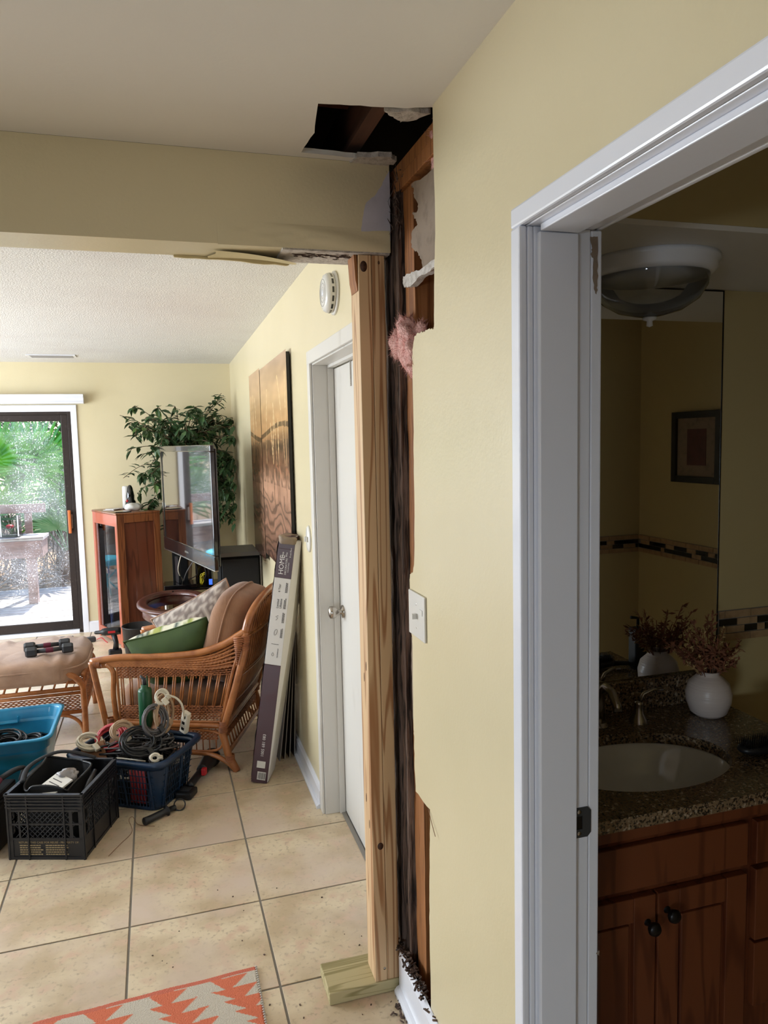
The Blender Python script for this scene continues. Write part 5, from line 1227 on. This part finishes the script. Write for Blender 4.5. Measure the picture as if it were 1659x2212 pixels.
# ------------------------------------------------------------------ tall carton and boards against the wall
bx = thing('flooring_carton', 'tall maroon and white flooring carton leaning on the wall by the chair', 'carton', (.37, 3.6, 0))
P0, P1 = Vector((.372, 3.580, .004)), Vector((.555, 3.56, 1.232))
zx = (P1-P0).normalized(); LB = (P1-P0).length
fx_ = Vector((.94, -.34, 0)); fx_ = (fx_-zx*fx_.dot(zx)).normalized(); fy_ = zx.cross(fx_)
BXM = frame(P0, fx_, fy_, zx)     # x: across printed face, y: away from the camera
hw_ = .040
def cart(b, x0, x1, y0, y1, z0, z1): return b.rbox(x0, x1, y0, y1, z0, z1, .0015, BXM)
obj('body', cart(B(), -hw_, hw_, .0015, .165, 0, LB), 'boxdark', bx)
obj('dark_sleeve', cart(B(), -hw_-.0012, hw_+.0008, 0, .166, .012, .60), 'boxdark', bx)
obj('white_sleeve', cart(B(), -hw_-.0006, hw_+.001, -.0006, .05, .602, 1.035), 'boxwhite', bx)
obj('dark_band', cart(B(), -hw_-.0006, hw_+.001, -.0008, .05, 1.0355, 1.18), 'boxdark', bx)
sd3 = B(); 
lo_, hi_ = [(hw_+.0012, .0), (hw_+.004, .006), (hw_+.004, .17), (hw_+.0012, .17)], [(hw_+.0012, .0), (hw_+.026, .022), (hw_+.026, .17), (hw_+.0012, .17)]
md_ = [(hw_+.0012, .0), (hw_+.028, .026), (hw_+.028, .17), (hw_+.0012, .17)]
sd3.add([(x, y, .01) for x, y in lo_]+[(x, y, LB*.62) for x, y in md_]+[(x, y, LB-.02) for x, y in hi_], [(0, 1, 5, 4), (1, 2, 6, 5), (2, 3, 7, 6), (3, 0, 4, 7), (4, 5, 9, 8), (5, 6, 10, 9), (6, 7, 11, 10), (7, 4, 8, 11), (0, 3, 2, 1), (8, 9, 10, 11)], False, BXM); obj('white_side', sd3, 'boxwhite', bx)
obj('torn_end', B().sphere((0, .06, LB-.02), (.044, .086, .020), 26, 14, .45, lambda p: p*(1+.22*noise.noise(p*30)), BXM), 'paper', bx)
obj('wrap', B().grid(lambda u, v: (-hw_-.003-.010*abs(noise.noise(Vector((u*4, v*14, 1)))), .002+.16*u, .02+(LB-.05)*v), 8, 60, BXM), 'plastic', bx)
def tx(s, size, x, z, m, **k): return text(s, size, BXM @ frame((x, -.0016, z), (0, 0, 1), (-1, 0, 0), (0, -1, 0)), m, bx, **k)
tx('HOME', .034, -.002, 1.052, 'inkw'); tx('DECORATORS', .0125, .013, 1.053, 'inkw'); tx('COLLECTION', .008, .024, 1.065, 'inkw')
tx('Bea', .015, -.008, 1.142, 'inkw'); tx('Wat', .013, .010, 1.140, 'inkw'); tx('8 mm Floor', .010, .028, 1.140, 'inkw')
for lab, sub, z in (('6 Year', None, .965), ('Limited', 'Lifetime', .885), (None, None, .74), (None, 'WATERPROOF', .640)):
    if lab: tx(lab, .015, -.005, z, 'ink')
    if sub: tx(sub, .015 if sub == 'Lifetime' else .007, .010 if sub == 'Lifetime' else .020, z, 'ink')
smp = B(); rp = random.Random(5)
for z in (.965, .885, .815, .740):
    for row in range(2):
        zz_ = z
        while zz_ < z+.045: l_ = rp.uniform(.003, .008); smp.box(.020+row*.006, .0235+row*.006, -.0018, -.0007, zz_, zz_+l_, BXM); zz_ += l_+.0015
obj('small_print', smp, 'ink', bx)['kind'] = 'stuff'
obj('scratch_icon', B().tube([(-.010, -.0012, .825), (-.002, -.0012, .835), (-.012, -.0012, .842), (-.001, -.0012, .850)], .0008, 4, mx=BXM), 'ink', bx)
obj('pad_icon', B().tube([(-.004+.007*cos(t), -.0012, .765+.014*sin(t)+.006*cos(t)) for t in [k*2*pi/14 for k in range(14)]], .0007, 4, True, mx=BXM), 'ink', bx)
obj('drop_icon', B().tube([(-.006, -.0012, .664), (-.001, -.0012, .656), (-.001, -.0012, .650), (-.006, -.0012, .646), (-.011, -.0012, .650), (-.011, -.0012, .656)], .0007, 4, True, mx=BXM), 'ink', bx)
obj('print_rule', B().box(-.018, .018, -.0018, -.0007, .705, .707, BXM), 'ink', bx)
tx('1005 681 083', .021, .008, .135, 'inkw')
obj('label', B().box(-.020, .022, -.0016, -.0001, .078, .112, BXM), 'paperw', bx); obj('barcode_label', B().box(-.012, .030, -.0016, -.0001, .018, .058, BXM), 'paperw', bx)
for k in range(9): obj('barcode_bar', B().box(-.008+k*.0042, -.0062+k*.0042+(.0008 if k % 3 else 0), -.0019, -.00165, .022, .054, BXM), 'ink', bx)
for k, (y, xb, hgt) in enumerate([(3.93, .500, .70), (3.945, .528, .71), (3.955, .556, .70), (3.965, .584, .69)]):
    p0 = Vector((xb, y, .003)); p1 = Vector((.590+.006*k, y-.02, hgt)); z_ = (p1-p0).normalized(); yy = Vector((.10, -.99, 0)); yy = (yy-z_*yy.dot(z_)).normalized(); xx_ = yy.cross(z_)
    mxb = frame(p0, xx_, yy, z_)
    tb_ = thing('leaning_board', ['black board with pale edge leaning on the wall, nearest the carton', 'second black board leaning behind the carton', 'third black board leaning behind the carton', 'last black board leaning flat to the wall'][k], 'board', p0, 0, None)
    obj('panel', B().box(-.0022, .0022, -.12, .12, 0, (p1-p0).length, mxb), 'boardblk', tb_); obj('edge', B().box(-.0024, .0024, .1202, .122, 0, (p1-p0).length, mxb), 'boardedge', tb_)

# ------------------------------------------------------------------ wooden display cabinet
KA = Vector((-.41, 6.475, 0)); KF = Vector((-.385, .923, 0)).normalized(); KS = Vector((.923, .385, 0)).normalized()
DM = frame(KA, KF, KS, (0, 0, 1)); DW, DD, DH = .60, .37, 1.118
cbn = thing('display_cabinet', 'stained oak display cabinet with glass doors beside the sliding door', 'cabinet', DM @ Vector((DW/2, DD/2, 0)))
obj('side_panel', B().rbox(0, .022, .022, DD, .0, DH, .002, DM).box(-.001, -.0002, .07, DD-.06, .09, DH-.07, DM), 'oakdark', cbn)
obj('side_frame', B().rbox(-.012, -.0012, 0.0, .062, .0, DH, .002, DM).rbox(-.012, -.0012, DD-.055, DD, .0, DH, .002, DM).rbox(-.012, -.0012, .062, DD-.055, DH-.065, DH, .002, DM).rbox(-.012, -.0012, .062, DD-.055, 0, .085, .002, DM), 'oak', cbn)
obj('side_panel', B().rbox(DW-.022, DW, .022, DD, .0, DH, .002, DM), 'oak', cbn)
obj('back_panel', B().box(.022, DW-.022, DD-.012, DD-.002, .05, DH-.03, DM), 'oakdark', cbn)
obj('top_board', B().rbox(-.014, DW+.004, -.006, DD+.004, DH+.0005, DH+.018, .006, DM), 'oak', cbn)
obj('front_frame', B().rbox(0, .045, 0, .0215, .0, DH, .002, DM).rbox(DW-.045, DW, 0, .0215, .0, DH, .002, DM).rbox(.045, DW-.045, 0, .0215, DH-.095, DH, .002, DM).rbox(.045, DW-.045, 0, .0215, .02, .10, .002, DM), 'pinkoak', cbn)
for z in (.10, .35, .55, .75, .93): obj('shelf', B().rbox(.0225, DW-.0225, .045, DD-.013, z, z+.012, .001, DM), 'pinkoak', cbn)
for x0 in (.047, DW/2+.001):
    dd_ = obj('door', B().box(x0, x0+.2515, .008, .013, .102, DH-.097, DM), 'glass', cbn)
    obj('pull', B().rbox(x0+(.235 if x0 < .2 else .005), x0+(.247 if x0 < .2 else .017), .002, .0075, .60, .64, .002, DM), 'chrome', dd_)
r = random.Random(3)
for si, z in enumerate((.112, .362, .562, .762, .942)):
    x = .06; bi = 0
    while x < DW-.14:
        w_ = r.uniform(.07, .13); h_ = min(r.uniform(.09, .17), (.13 if si == 4 else .17))
        bcol = 'blue' if r.random() < .7 else 'paperw'
        o = tag(obj('reflection_box', B().rbox(x, x+w_, .055, .055+r.uniform(.12, .22), z+.001, z+h_, .004, DM), bcol), ('blue' if bcol == 'blue' else 'white')+' reflection-coloured box on the '+('bottom', 'second', 'middle', 'fourth', 'top')[si]+' shelf of the glass cabinet, '+('nearest the side panel', 'next to the nearest one', 'near the middle', 'beyond the middle', 'towards the far end', 'farthest along')[min(5, bi)], 'box', 'boxes inside the glass cabinet'); bi += 1  # boxes coloured bright to stand for the reflection on the glass
        x += w_+.012
def dp(x, y, z): return DM @ Vector((x, y, z))
zt = DH+.0185
tag(obj('black_tray', B().rbox(-.065, .065, -.045, .045, 0, .008, .003, T(dp(.09, .09, zt), .2)), 'blkgloss'), 'flat black tray on the near corner of the oak cabinet', 'tray')
tag(obj('white_cloth', B().sphere((0, 0, .032), (.075, .055, .034), 24, 14, .9, lambda p: p*(1+.25*noise.noise(p*30)), T(dp(.17, .22, zt), .3)), 'paperw'), 'crumpled white cloth on top of the oak cabinet', 'cloth')
tag(obj('paper_sheets', B().rbox(-.08, .08, -.05, .05, 0, .005, .001, T(dp(.42, .12, zt), 1.2)).rbox(-.07, .07, -.05, .05, .0055, .010, .001, T(dp(.40, .14, zt), .8)), 'boxwhite'), 'white papers on the far end of the oak cabinet top', 'papers')
bt = thing('black_bottle', 'dark bottle shaped ornament behind the white cloth on the oak cabinet', 'ornament', dp(.33, .25, zt))
obj('body', B().lathe([(0, 0), (.045, 0), (.048, .02), (.045, .07), (.034, .085), (.036, .12), (.030, .15), (.022, .19), (.012, .21), (0, .215)], 20, T(dp(.33, .25, zt))), 'blkgloss', bt)
obj('red_badge', B().sphere(dp(.31, .215, zt+.075), (.012, .012, .012), 10, 6), 'red', bt)
tag(obj('white_candle', B().lathe([(0, 0), (.035, 0), (.032, .19), (.028, .20), (0, .202)], 20, T(dp(.43, .25, zt))), 'porc'), 'tall white cylinder beside the dark ornament on the oak cabinet', 'candle')

# ------------------------------------------------------------------ drill standing on the floor by the cabinet
dr = thing('cordless_drill', 'black cordless drill with red detail standing before the oak cabinet', 'drill', (-.43, 6.25, 0))
dx_, dy_ = -.455, 6.22
obj('battery', B().rbox(-.05, .05, -.038, .038, 0.001, .062, .010, T((dx_, dy_, 0), .15)), 'blk', dr)
obj('grip', B().tube([(dx_+.005, dy_, .062), (dx_+.010, dy_, .12), (dx_-.005, dy_, .19)], [.024, .019, .022], 12), 'blk', dr)
obj('motor', B().lathe([(0, 0), (.026, 0), (.031, .02), (.031, .12), (.026, .14), (.016, .15), (.014, .19), (.008, .2), (0, .2)], 18, frame((dx_+.05, dy_, .212), (0, 1, 0), (0, 0, 1), (-1, 0, 0))), 'blk', dr)
obj('red_label', B().box(dx_-.045, dx_+.01, dy_-.0325, dy_-.0305, .205, .222), 'red', dr)
wt = thing('wall_charger', 'small dark charger with red leads beside the sliding door casing', 'charger', (-.66, 6.95, 0))
obj('body', B().rbox(-.07, .07, -.03, .03, .001, .045, .012, T((-.72, 6.78, 0), .3)), 'dkiron', wt); obj('lead', B().tube(smooth([(-.64, 6.78, .02), (-.60, 6.76, .035), (-.57, 6.74, .01), (-.55, 6.70, .004)], 5), .004, 6), 'red', wt)

# ------------------------------------------------------------------ oval side table with empty top ring
tbx = thing('ring_side_table', 'reddish brown oval side table with its glass top missing', 'table', (.01, 5.35, 0))
tmx = T((.012, 5.34, .022)); ax_, ay_ = 1.0, 1.62
b = B(); n = 56
b.lathe([(.180, .560), (.180, .578), (.190, .582), (.205, .578), (.212, .583), (.238, .583), (.247, .576), (.247, .566), (.238, .556), (.180, .556)], n, tmx, ax_, ay_); obj('top_ring', b, 'mahog', tbx)
obj('apron', B().lathe([(.205, .555), (.212, .545), (.212, .49), (.205, .485), (.196, .485), (.196, .555)], n, tmx, ax_, ay_), 'mahog', tbx)
for a in (0.7, 2.35, 3.9, 5.5): obj('leg', B().tube(smooth([(.012+.17*cos(a), 5.34+.29*sin(a), .512), (.012+.165*cos(a), 5.34+.28*sin(a), .30), (.012+.18*cos(a), 5.34+.30*sin(a), .0)], 5), [.024]*3+[.017]*5+[.014]*3, 10), 'mahog', tbx)
obj('glass_clip', B().box(-.006, .006, -.006, .006, .600, .612, T((.012, 5.34+.19*ay_, 0))), 'knob', tbx); obj('glass_clip', B().box(-.006, .006, -.006, .006, .600, .612, T((.012, 5.34-.186*ay_, 0))), 'knob', tbx)
# black bin and magazines behind/under the table
bnx = thing('black_waste_bin', 'black waste bin standing left of the oval side table', 'bin', (-.33, 5.85, 0))
obj('tub', B().lathe([(0, .002), (.10, .002), (.125, .31), (.129, .312), (.129, .318), (.120, .318), (.096, .01), (0, .01)], 28, T((-.25, 5.90, 0))), 'blk', bnx)
for k, (x, y, a, z, l_, m_) in enumerate([(.02, 5.98, .3, .30, 'white topped book stack on the low black box, lowest book', 'paperw'), (.03, 5.99, -.1, .335, 'pale blue paperback lying on the stack under the side table', 'boxwhite'), (.14, 6.02, .15, .30, 'white book at the right of the stack under the side table', 'paperw')]):
    bk_ = thing('book', l_, 'book', (x, y, z)); mm = T((x-.02, y-.22, z), a)
    obj('pages', B().rbox(-.065, .065, -.088, .088, .004, .028, .001, mm), m_, bk_); obj('cover', B().box(-.067, .067, -.09, .09, .0282, .031, mm).box(-.067, .067, -.09, .09, .0, .0038, mm), 'boxwhite' if k != 1 else 'blue', bk_)
tag(obj('low_box', B().rbox(-.10, .24, 5.60, 5.90, .001, .299, .006), 'blk'), 'low black box under the side table carrying the books', 'box')

# ------------------------------------------------------------------ television, stand, speaker
ts = thing('tv_stand', 'black media stand with shelves behind the side table', 'stand', (.25, 6.15, 0))
obj('shelf', B().rbox(-.06, .46, 5.95, 6.30, .545, .562, .003), 'blkgloss', ts); obj('shelf', B().rbox(-.04, .44, 5.97, 6.30, .26, .275, .003), 'blkgloss', ts); obj('base', B().rbox(-.06, .46, 5.95, 6.32, .001, .03, .003), 'blk', ts)
for x, y in ((-.04, 6.28), (.43, 6.28), (.43, 5.98), (-.04, 5.98)): obj('post', B().tube([(x, y, .03), (x, y, .545)], .014, 10), 'chrome', ts)
obj('column', B().rbox(.20, .34, 6.20, 6.27, .5625, 1.35, .004), 'blkgloss', ts)
obj('back_board', B().rbox(.02, .14, 6.29, 6.31, .563, .86, .003), 'spk', ts)
def dev(x0, x1, y0, y1, z, h_, lab, nm='media_player'): return tag(obj(nm, B().rbox(x0, x1, y0, y1, z, z+h_, .004), 'blkgloss'), lab, 'device')
dev(-.05, .20, 5.97, 6.18, .5625, .030, 'flat glossy black media player on the stand shelf'); 
rt_ = thing('router', 'upright black router with a blue light on the media stand', 'router', (.30, 6.05, .5625)); obj('case', B().rbox(.285, .325, 5.99, 6.13, .5627, .76, .012), 'blkgloss', rt_)
lm = bpy.data.materials.new('blue_led'); lm.use_nodes = True; bn_ = lm.node_tree.nodes['Principled BSDF']; bn_.inputs['Base Color'].default_value = (.02, .05, .6, 1); bn_.inputs['Emission Color'].default_value = (.05, .15, 1, 1); bn_.inputs['Emission Strength'].default_value = 1.2; M['led'] = lm
obj('light_strip', B().rbox(.292, .318, 5.986, 5.9895, .575, .62, .001), 'led', rt_, label='blue status light')
sp2 = thing('remote_stand', 'thin upright black controller on the left of the media stand', 'controller', (.05, 6.05, .593)); obj('case', B().rbox(-.012, .012, -.05, .05, .5930, .80, .004, T((.06, 6.10, 0), .2)), 'blk', sp2)
TR, TLf = Vector((.305, 4.85, .872)), Vector((-.010, 6.14, .872)); tdir = (TLf-TR).normalized(); tn = Vector((-tdir.y, tdir.x, 0)); tn = tn if tn.x < 0 else -tn
TM = frame(TR, tdir, (0, 0, 1), tn); TW, TH = (TLf-TR).length, .812
tv = thing('television', 'large flat television turned towards the glass door, in front of the ficus', 'television', (TR+TLf)/2)
obj('bezel', B().rbox(0, TW, 0, .095, 0, .028, .006, TM).rbox(0, TW, TH-.045, TH, 0, .028, .006, TM).rbox(0, .045, .095, TH-.045, 0, .028, .005, TM).rbox(TW-.045, TW, .095, TH-.045, 0, .028, .005, TM), 'tvblk', tv)
obj('screen', B().box(.044, TW-.044, .094, TH-.044, .008, .0225, TM), 'screen', tv)
obj('chrome_strip', B().rbox(.002, TW-.002, -.007, .001, .004, .030, .002, TM), 'chrome', tv)
obj('back_shell', B().rbox(.015, TW-.015, .02, TH-.02, -.022, -.0005, .010, TM).rbox(.35, TW-.25, .15, TH-.2, -.06, -.0225, .012, TM), 'tvblk', tv)
mk = B()
for k in range(5): mk.rbox(TW/2-.05+.021*k, TW/2-.034+.021*k, .038, .052, .0281, .0292, .001, TM)
obj('badge', mk, 'chrome', tv)
obj('bracket', B().box(TW*.44, TW*.56, .30, .5, -.20, -.0605, TM), 'blk', tv)
for k, (a, b2, c, m) in enumerate([((.20, 5.60, .88), (.12, 5.80, .72), (.10, 6.10, .60), 'greycable'), ((.16, 5.75, .88), (.20, 5.85, .70), (.14, 6.15, .60), 'blkcable'), ((.10, 5.90, .88), (.06, 5.95, .72), (.10, 6.20, .58), 'whitecable'), ((.22, 5.50, .88), (.26, 5.78, .70), (.25, 6.08, .60), 'blkcable')]):
    tag(obj('hanging_cable', B().tube(smooth([a, b2, c], 8), .004, 6), m), ['grey cable hanging from the television to the stand', 'black cable hanging left of the stand column', 'white cable hanging at the far end of the television', 'black cable hanging nearest the speaker'][k], 'cable')
yr = B()
for k in range(7): yr.tube(smooth([(.235+.01*sin(k), 6.02, .57), (.24+.012*cos(k*2), 6.0, .61+.01*k), (.225+.008*k, 5.99, .64+.004*k)], 4), .0025, 5)
tag(obj('yellow_cable', yr, 'yellow'), 'tangle of thin yellow wire on the media stand', 'cable')
spk = thing('floor_speaker', 'big black box speaker with grey top behind the armchair', 'speaker', (.48, 5.35, 0))
obj('cabinet', B().rbox(.335, .608, 5.20, 5.56, .001, .905, .004), 'spk', spk)
obj('top_cap', B().prism([(.330, .9055), (.335, .925), (.350, .935), (.600, .935), (.612, .9055)], 'y', 5.195, 5.565), 'spktop', spk)
obj('corner_trim', B().rbox(.6085, .6175, 5.196, 5.24, .001, .90, .002), 'boardedge', spk)
obj('grille', B().rbox(.345, .598, 5.186, 5.1995, .03, .89, .004), 'blkcloth', spk)

# ------------------------------------------------------------------ ficus in the corner
fc = thing('ficus_tree', 'tall artificial ficus with dark leaves in the corner behind the television', 'plant', (.28, 6.80, 0))
px, py = .155, 6.80
obj('pot', B().lathe([(0, .002), (.11, .002), (.14, .24), (.148, .245), (.148, .265), (.135, .265), (.13, .23), (0, .225)], 28, T((px, py, 0))), 'card', fc)
r = random.Random(21)
for k in range(3): obj('trunk', B().tube(smooth([(px+.03*cos(k*2.1), py+.03*sin(k*2.1), .22), (px+.03*cos(k*2.1+1.5), py+.03*sin(k*2.1+1.5), .7), (px+.03*cos(k*2.1+3), py+.03*sin(k*2.1+3), 1.2), (px+.05*cos(k*2.1+4), py+.05*sin(k*2.1+4), 1.6)], 5), .015, 8), 'bark', fc)
lf1 = B(); lf1.add([(0, 0, 0), (.30, -.20, .05), (.62, -.17, .03), (1, 0, -.12), (.62, .17, .03), (.30, .20, .05), (.30, 0, -.01), (.62, 0, -.035)], [(0, 1, 6), (1, 2, 7, 6), (2, 3, 7), (3, 4, 7), (4, 5, 6, 7), (5, 0, 6)], False)
lm1 = lf1.mesh('leaf'); lm1.materials.append(M['leafd']); lm2 = lm1.copy(); lm2.materials.clear(); lm2.materials.append(M['leafl'])
tw_ = B(); stuff_ = B(); nleaf = 0; cand = []
for k in range(150):
    a = r.uniform(0, 2*pi); zc_ = r.choice([r.uniform(1.35, 2.02)]*3+[r.uniform(1.0, 1.5)])
    rad = .52*sqrt(max(.1, 1-((zc_-1.62)/.62)**2))*r.uniform(.45, 1.0)
    tip = Vector((px+.02+rad*1.05*cos(a), min(py+rad*.8*sin(a), 7.02), zc_)); tip.x = max(-.42, min(.585, tip.x))
    root = Vector((px, py, min(1.5, zc_-.25+.2*r.random()))); mid = root.lerp(tip, .5)+Vector((0, 0, .10))
    droop = tip+Vector((cos(a)*.05, sin(a)*.03, -.08*r.random())); droop.x = min(droop.x, .60); droop.y = min(droop.y, 7.03)
    pts = smooth([root, mid, tip, droop], 6); tw_.tube(pts, .0028, 5)
    for q in range(14):
        p = pts[int(4+q*(len(pts)-5)/13)]
        az = r.uniform(0, 2*pi); ln = r.uniform(.070, .108); el = r.uniform(-1.1, .25)
        cand.append((Vector(p), az, el, ln, r.uniform(-.6, .6)))
for (a, z1, n_) in [(-.55, 2.07, 7), (.33, 2.13, 7), (-.30, 2.0, 5), (2.9, 1.95, 6), (3.0, 1.42, 7), (.15, 2.10, 5)]:
    tip = Vector((px+.46*cos(a) if abs(a) < 1 else px-.50, py-.15, z1)); tip.x = min(tip.x, .50); pts = smooth([Vector((px, py, 1.45)), Vector((px, py, 1.55)).lerp(tip, .6)+Vector((0, 0, .06)), tip], 8); tw_.tube(pts, .0025, 5)
    for q in range(n_*2): cand.append((Vector(pts[8+int(q*(len(pts)-9)/(n_*2))]), r.uniform(0, 6.28), r.uniform(-.6, .5), r.uniform(.065, .095), 0))
# lower right strand beside the television
for q in range(230): cand.append((Vector((.50+.09*r.uniform(-1, 1), 6.75+.2*r.uniform(-1, 1), r.uniform(.98, 1.6))), r.uniform(0, 6.28), r.uniform(-1.2, .1), r.uniform(.065, .10), 0))
cand = [c for c in cand if c[0].x < .60 and c[0].y < 7.06]
cand.sort(key=lambda c: c[0].y)
for i, (p, az, el, ln, ro) in enumerate(cand):
    mx = T(p, az, ro, -el); tipx = mx @ Vector((ln, 0, 0))
    if tipx.x > .60 or tipx.y > 7.14: mx = T(p, -2.2, ro, -el)
    if i % 5 == 0 and nleaf < 298:
        nleaf += 1; o = link('leaf', lm2 if r.random() < .22 else lm1, None, fc, local=True)
        o.matrix_basis = wm(fc).inverted() @ mx @ Matrix.Scale(ln, 4)
    else: stuff_.add([Vector(v.co)*ln for v in lm1.vertices], [tuple(f.vertices) for f in lm1.polygons], False, mx)
obj('twigs', tw_, 'bark', fc); obj('foliage', stuff_, 'leafd', fc)['kind'] = 'stuff'

# ------------------------------------------------------------------ rug
RX0, RX1, RY1, RY0 = -.452, .203, 2.276, 1.35
rg = thing('woven_rug', 'flat woven orange and cream rug lying on the tiles at the bottom', 'rug', (-.12, 1.85, 0))
nu, nv = 190, 260; rb = B()
RGM = Matrix.Rotation(.028, 4, 'Z')
def rgf(u, v):
    x = RX0+(RX1-RX0)*u+.003*noise.noise(Vector((0, v*9, 0))); y = RY1-(RY1-RY0)*v+.004*noise.noise(Vector((u*6, 0, 0)))+.02*(u-.5)*0
    z = .0065+.0010*(((int(u*nu)+int(v*nv)) % 2)-.5)
    if u <= 0 or u >= 1 or v <= 0 or v >= 1: z = .0012
    return (x, y+.034*(u-1), z)
rb.grid(rgf, nu, nv); me = rb.mesh('weave'); ca = me.color_attributes.new('Col', 'FLOAT_COLOR', 'POINT'); vals = []
OR, CR, ED = L(226, 122, 88), L(214, 204, 188), L(214, 116, 92)
for vt in me.vertices:
    x = vt.co.x-RX0; y = RY1-(vt.co.y-.034*((vt.co.x-RX0)/(RX1-RX0)-1))
    if y < .020 or y > RY1-RY0-.02: c = ED
    else:
        y2 = (y-.022)/.050; row = math.floor(y2); bb_ = y2-row; P_ = .185
        a = ((x-.020-row*.030) % P_)/P_
        le = .28-.27*bb_; ri = (.66 if row == 0 else .50)+(.22 if row == 0 else .36)*bb_
        c = CR if le < a < ri else OR
    vals += list(c)
ca.data.foreach_set('color', vals); link('weave', me, 'rug', rg)
eb = B()
for k in range(90):
    y = RY1-.01*k-.004
    if y < RY0: break
    eb.tube([(RX1-.003, y, .004), (RX1+.002, y, .0075), (RX1+.004, y, .003)], .0022, 5)
obj('edge_stitching', eb, 'paperw', rg)['kind'] = 'stuff'
# specks of debris on the tiles
sp_b = B(); r = random.Random(14)
for k in range(46):
    x = r.uniform(-.2, .58); y = r.uniform(1.7, 2.75); s = r.uniform(.001, .003)
    if x < .21 and y < 2.3: continue
    if .38 < x and 2.02 < y < 2.2: continue
    sp_b.box(-s, s, -s*.7, s*.7, .0002, s, T((x, y, 0), r.uniform(0, 3)))
tag(obj('floor_specks', sp_b, 'rot'), 'tiny dark crumbs scattered on the tiles around the post', 'crumbs', kind='stuff')
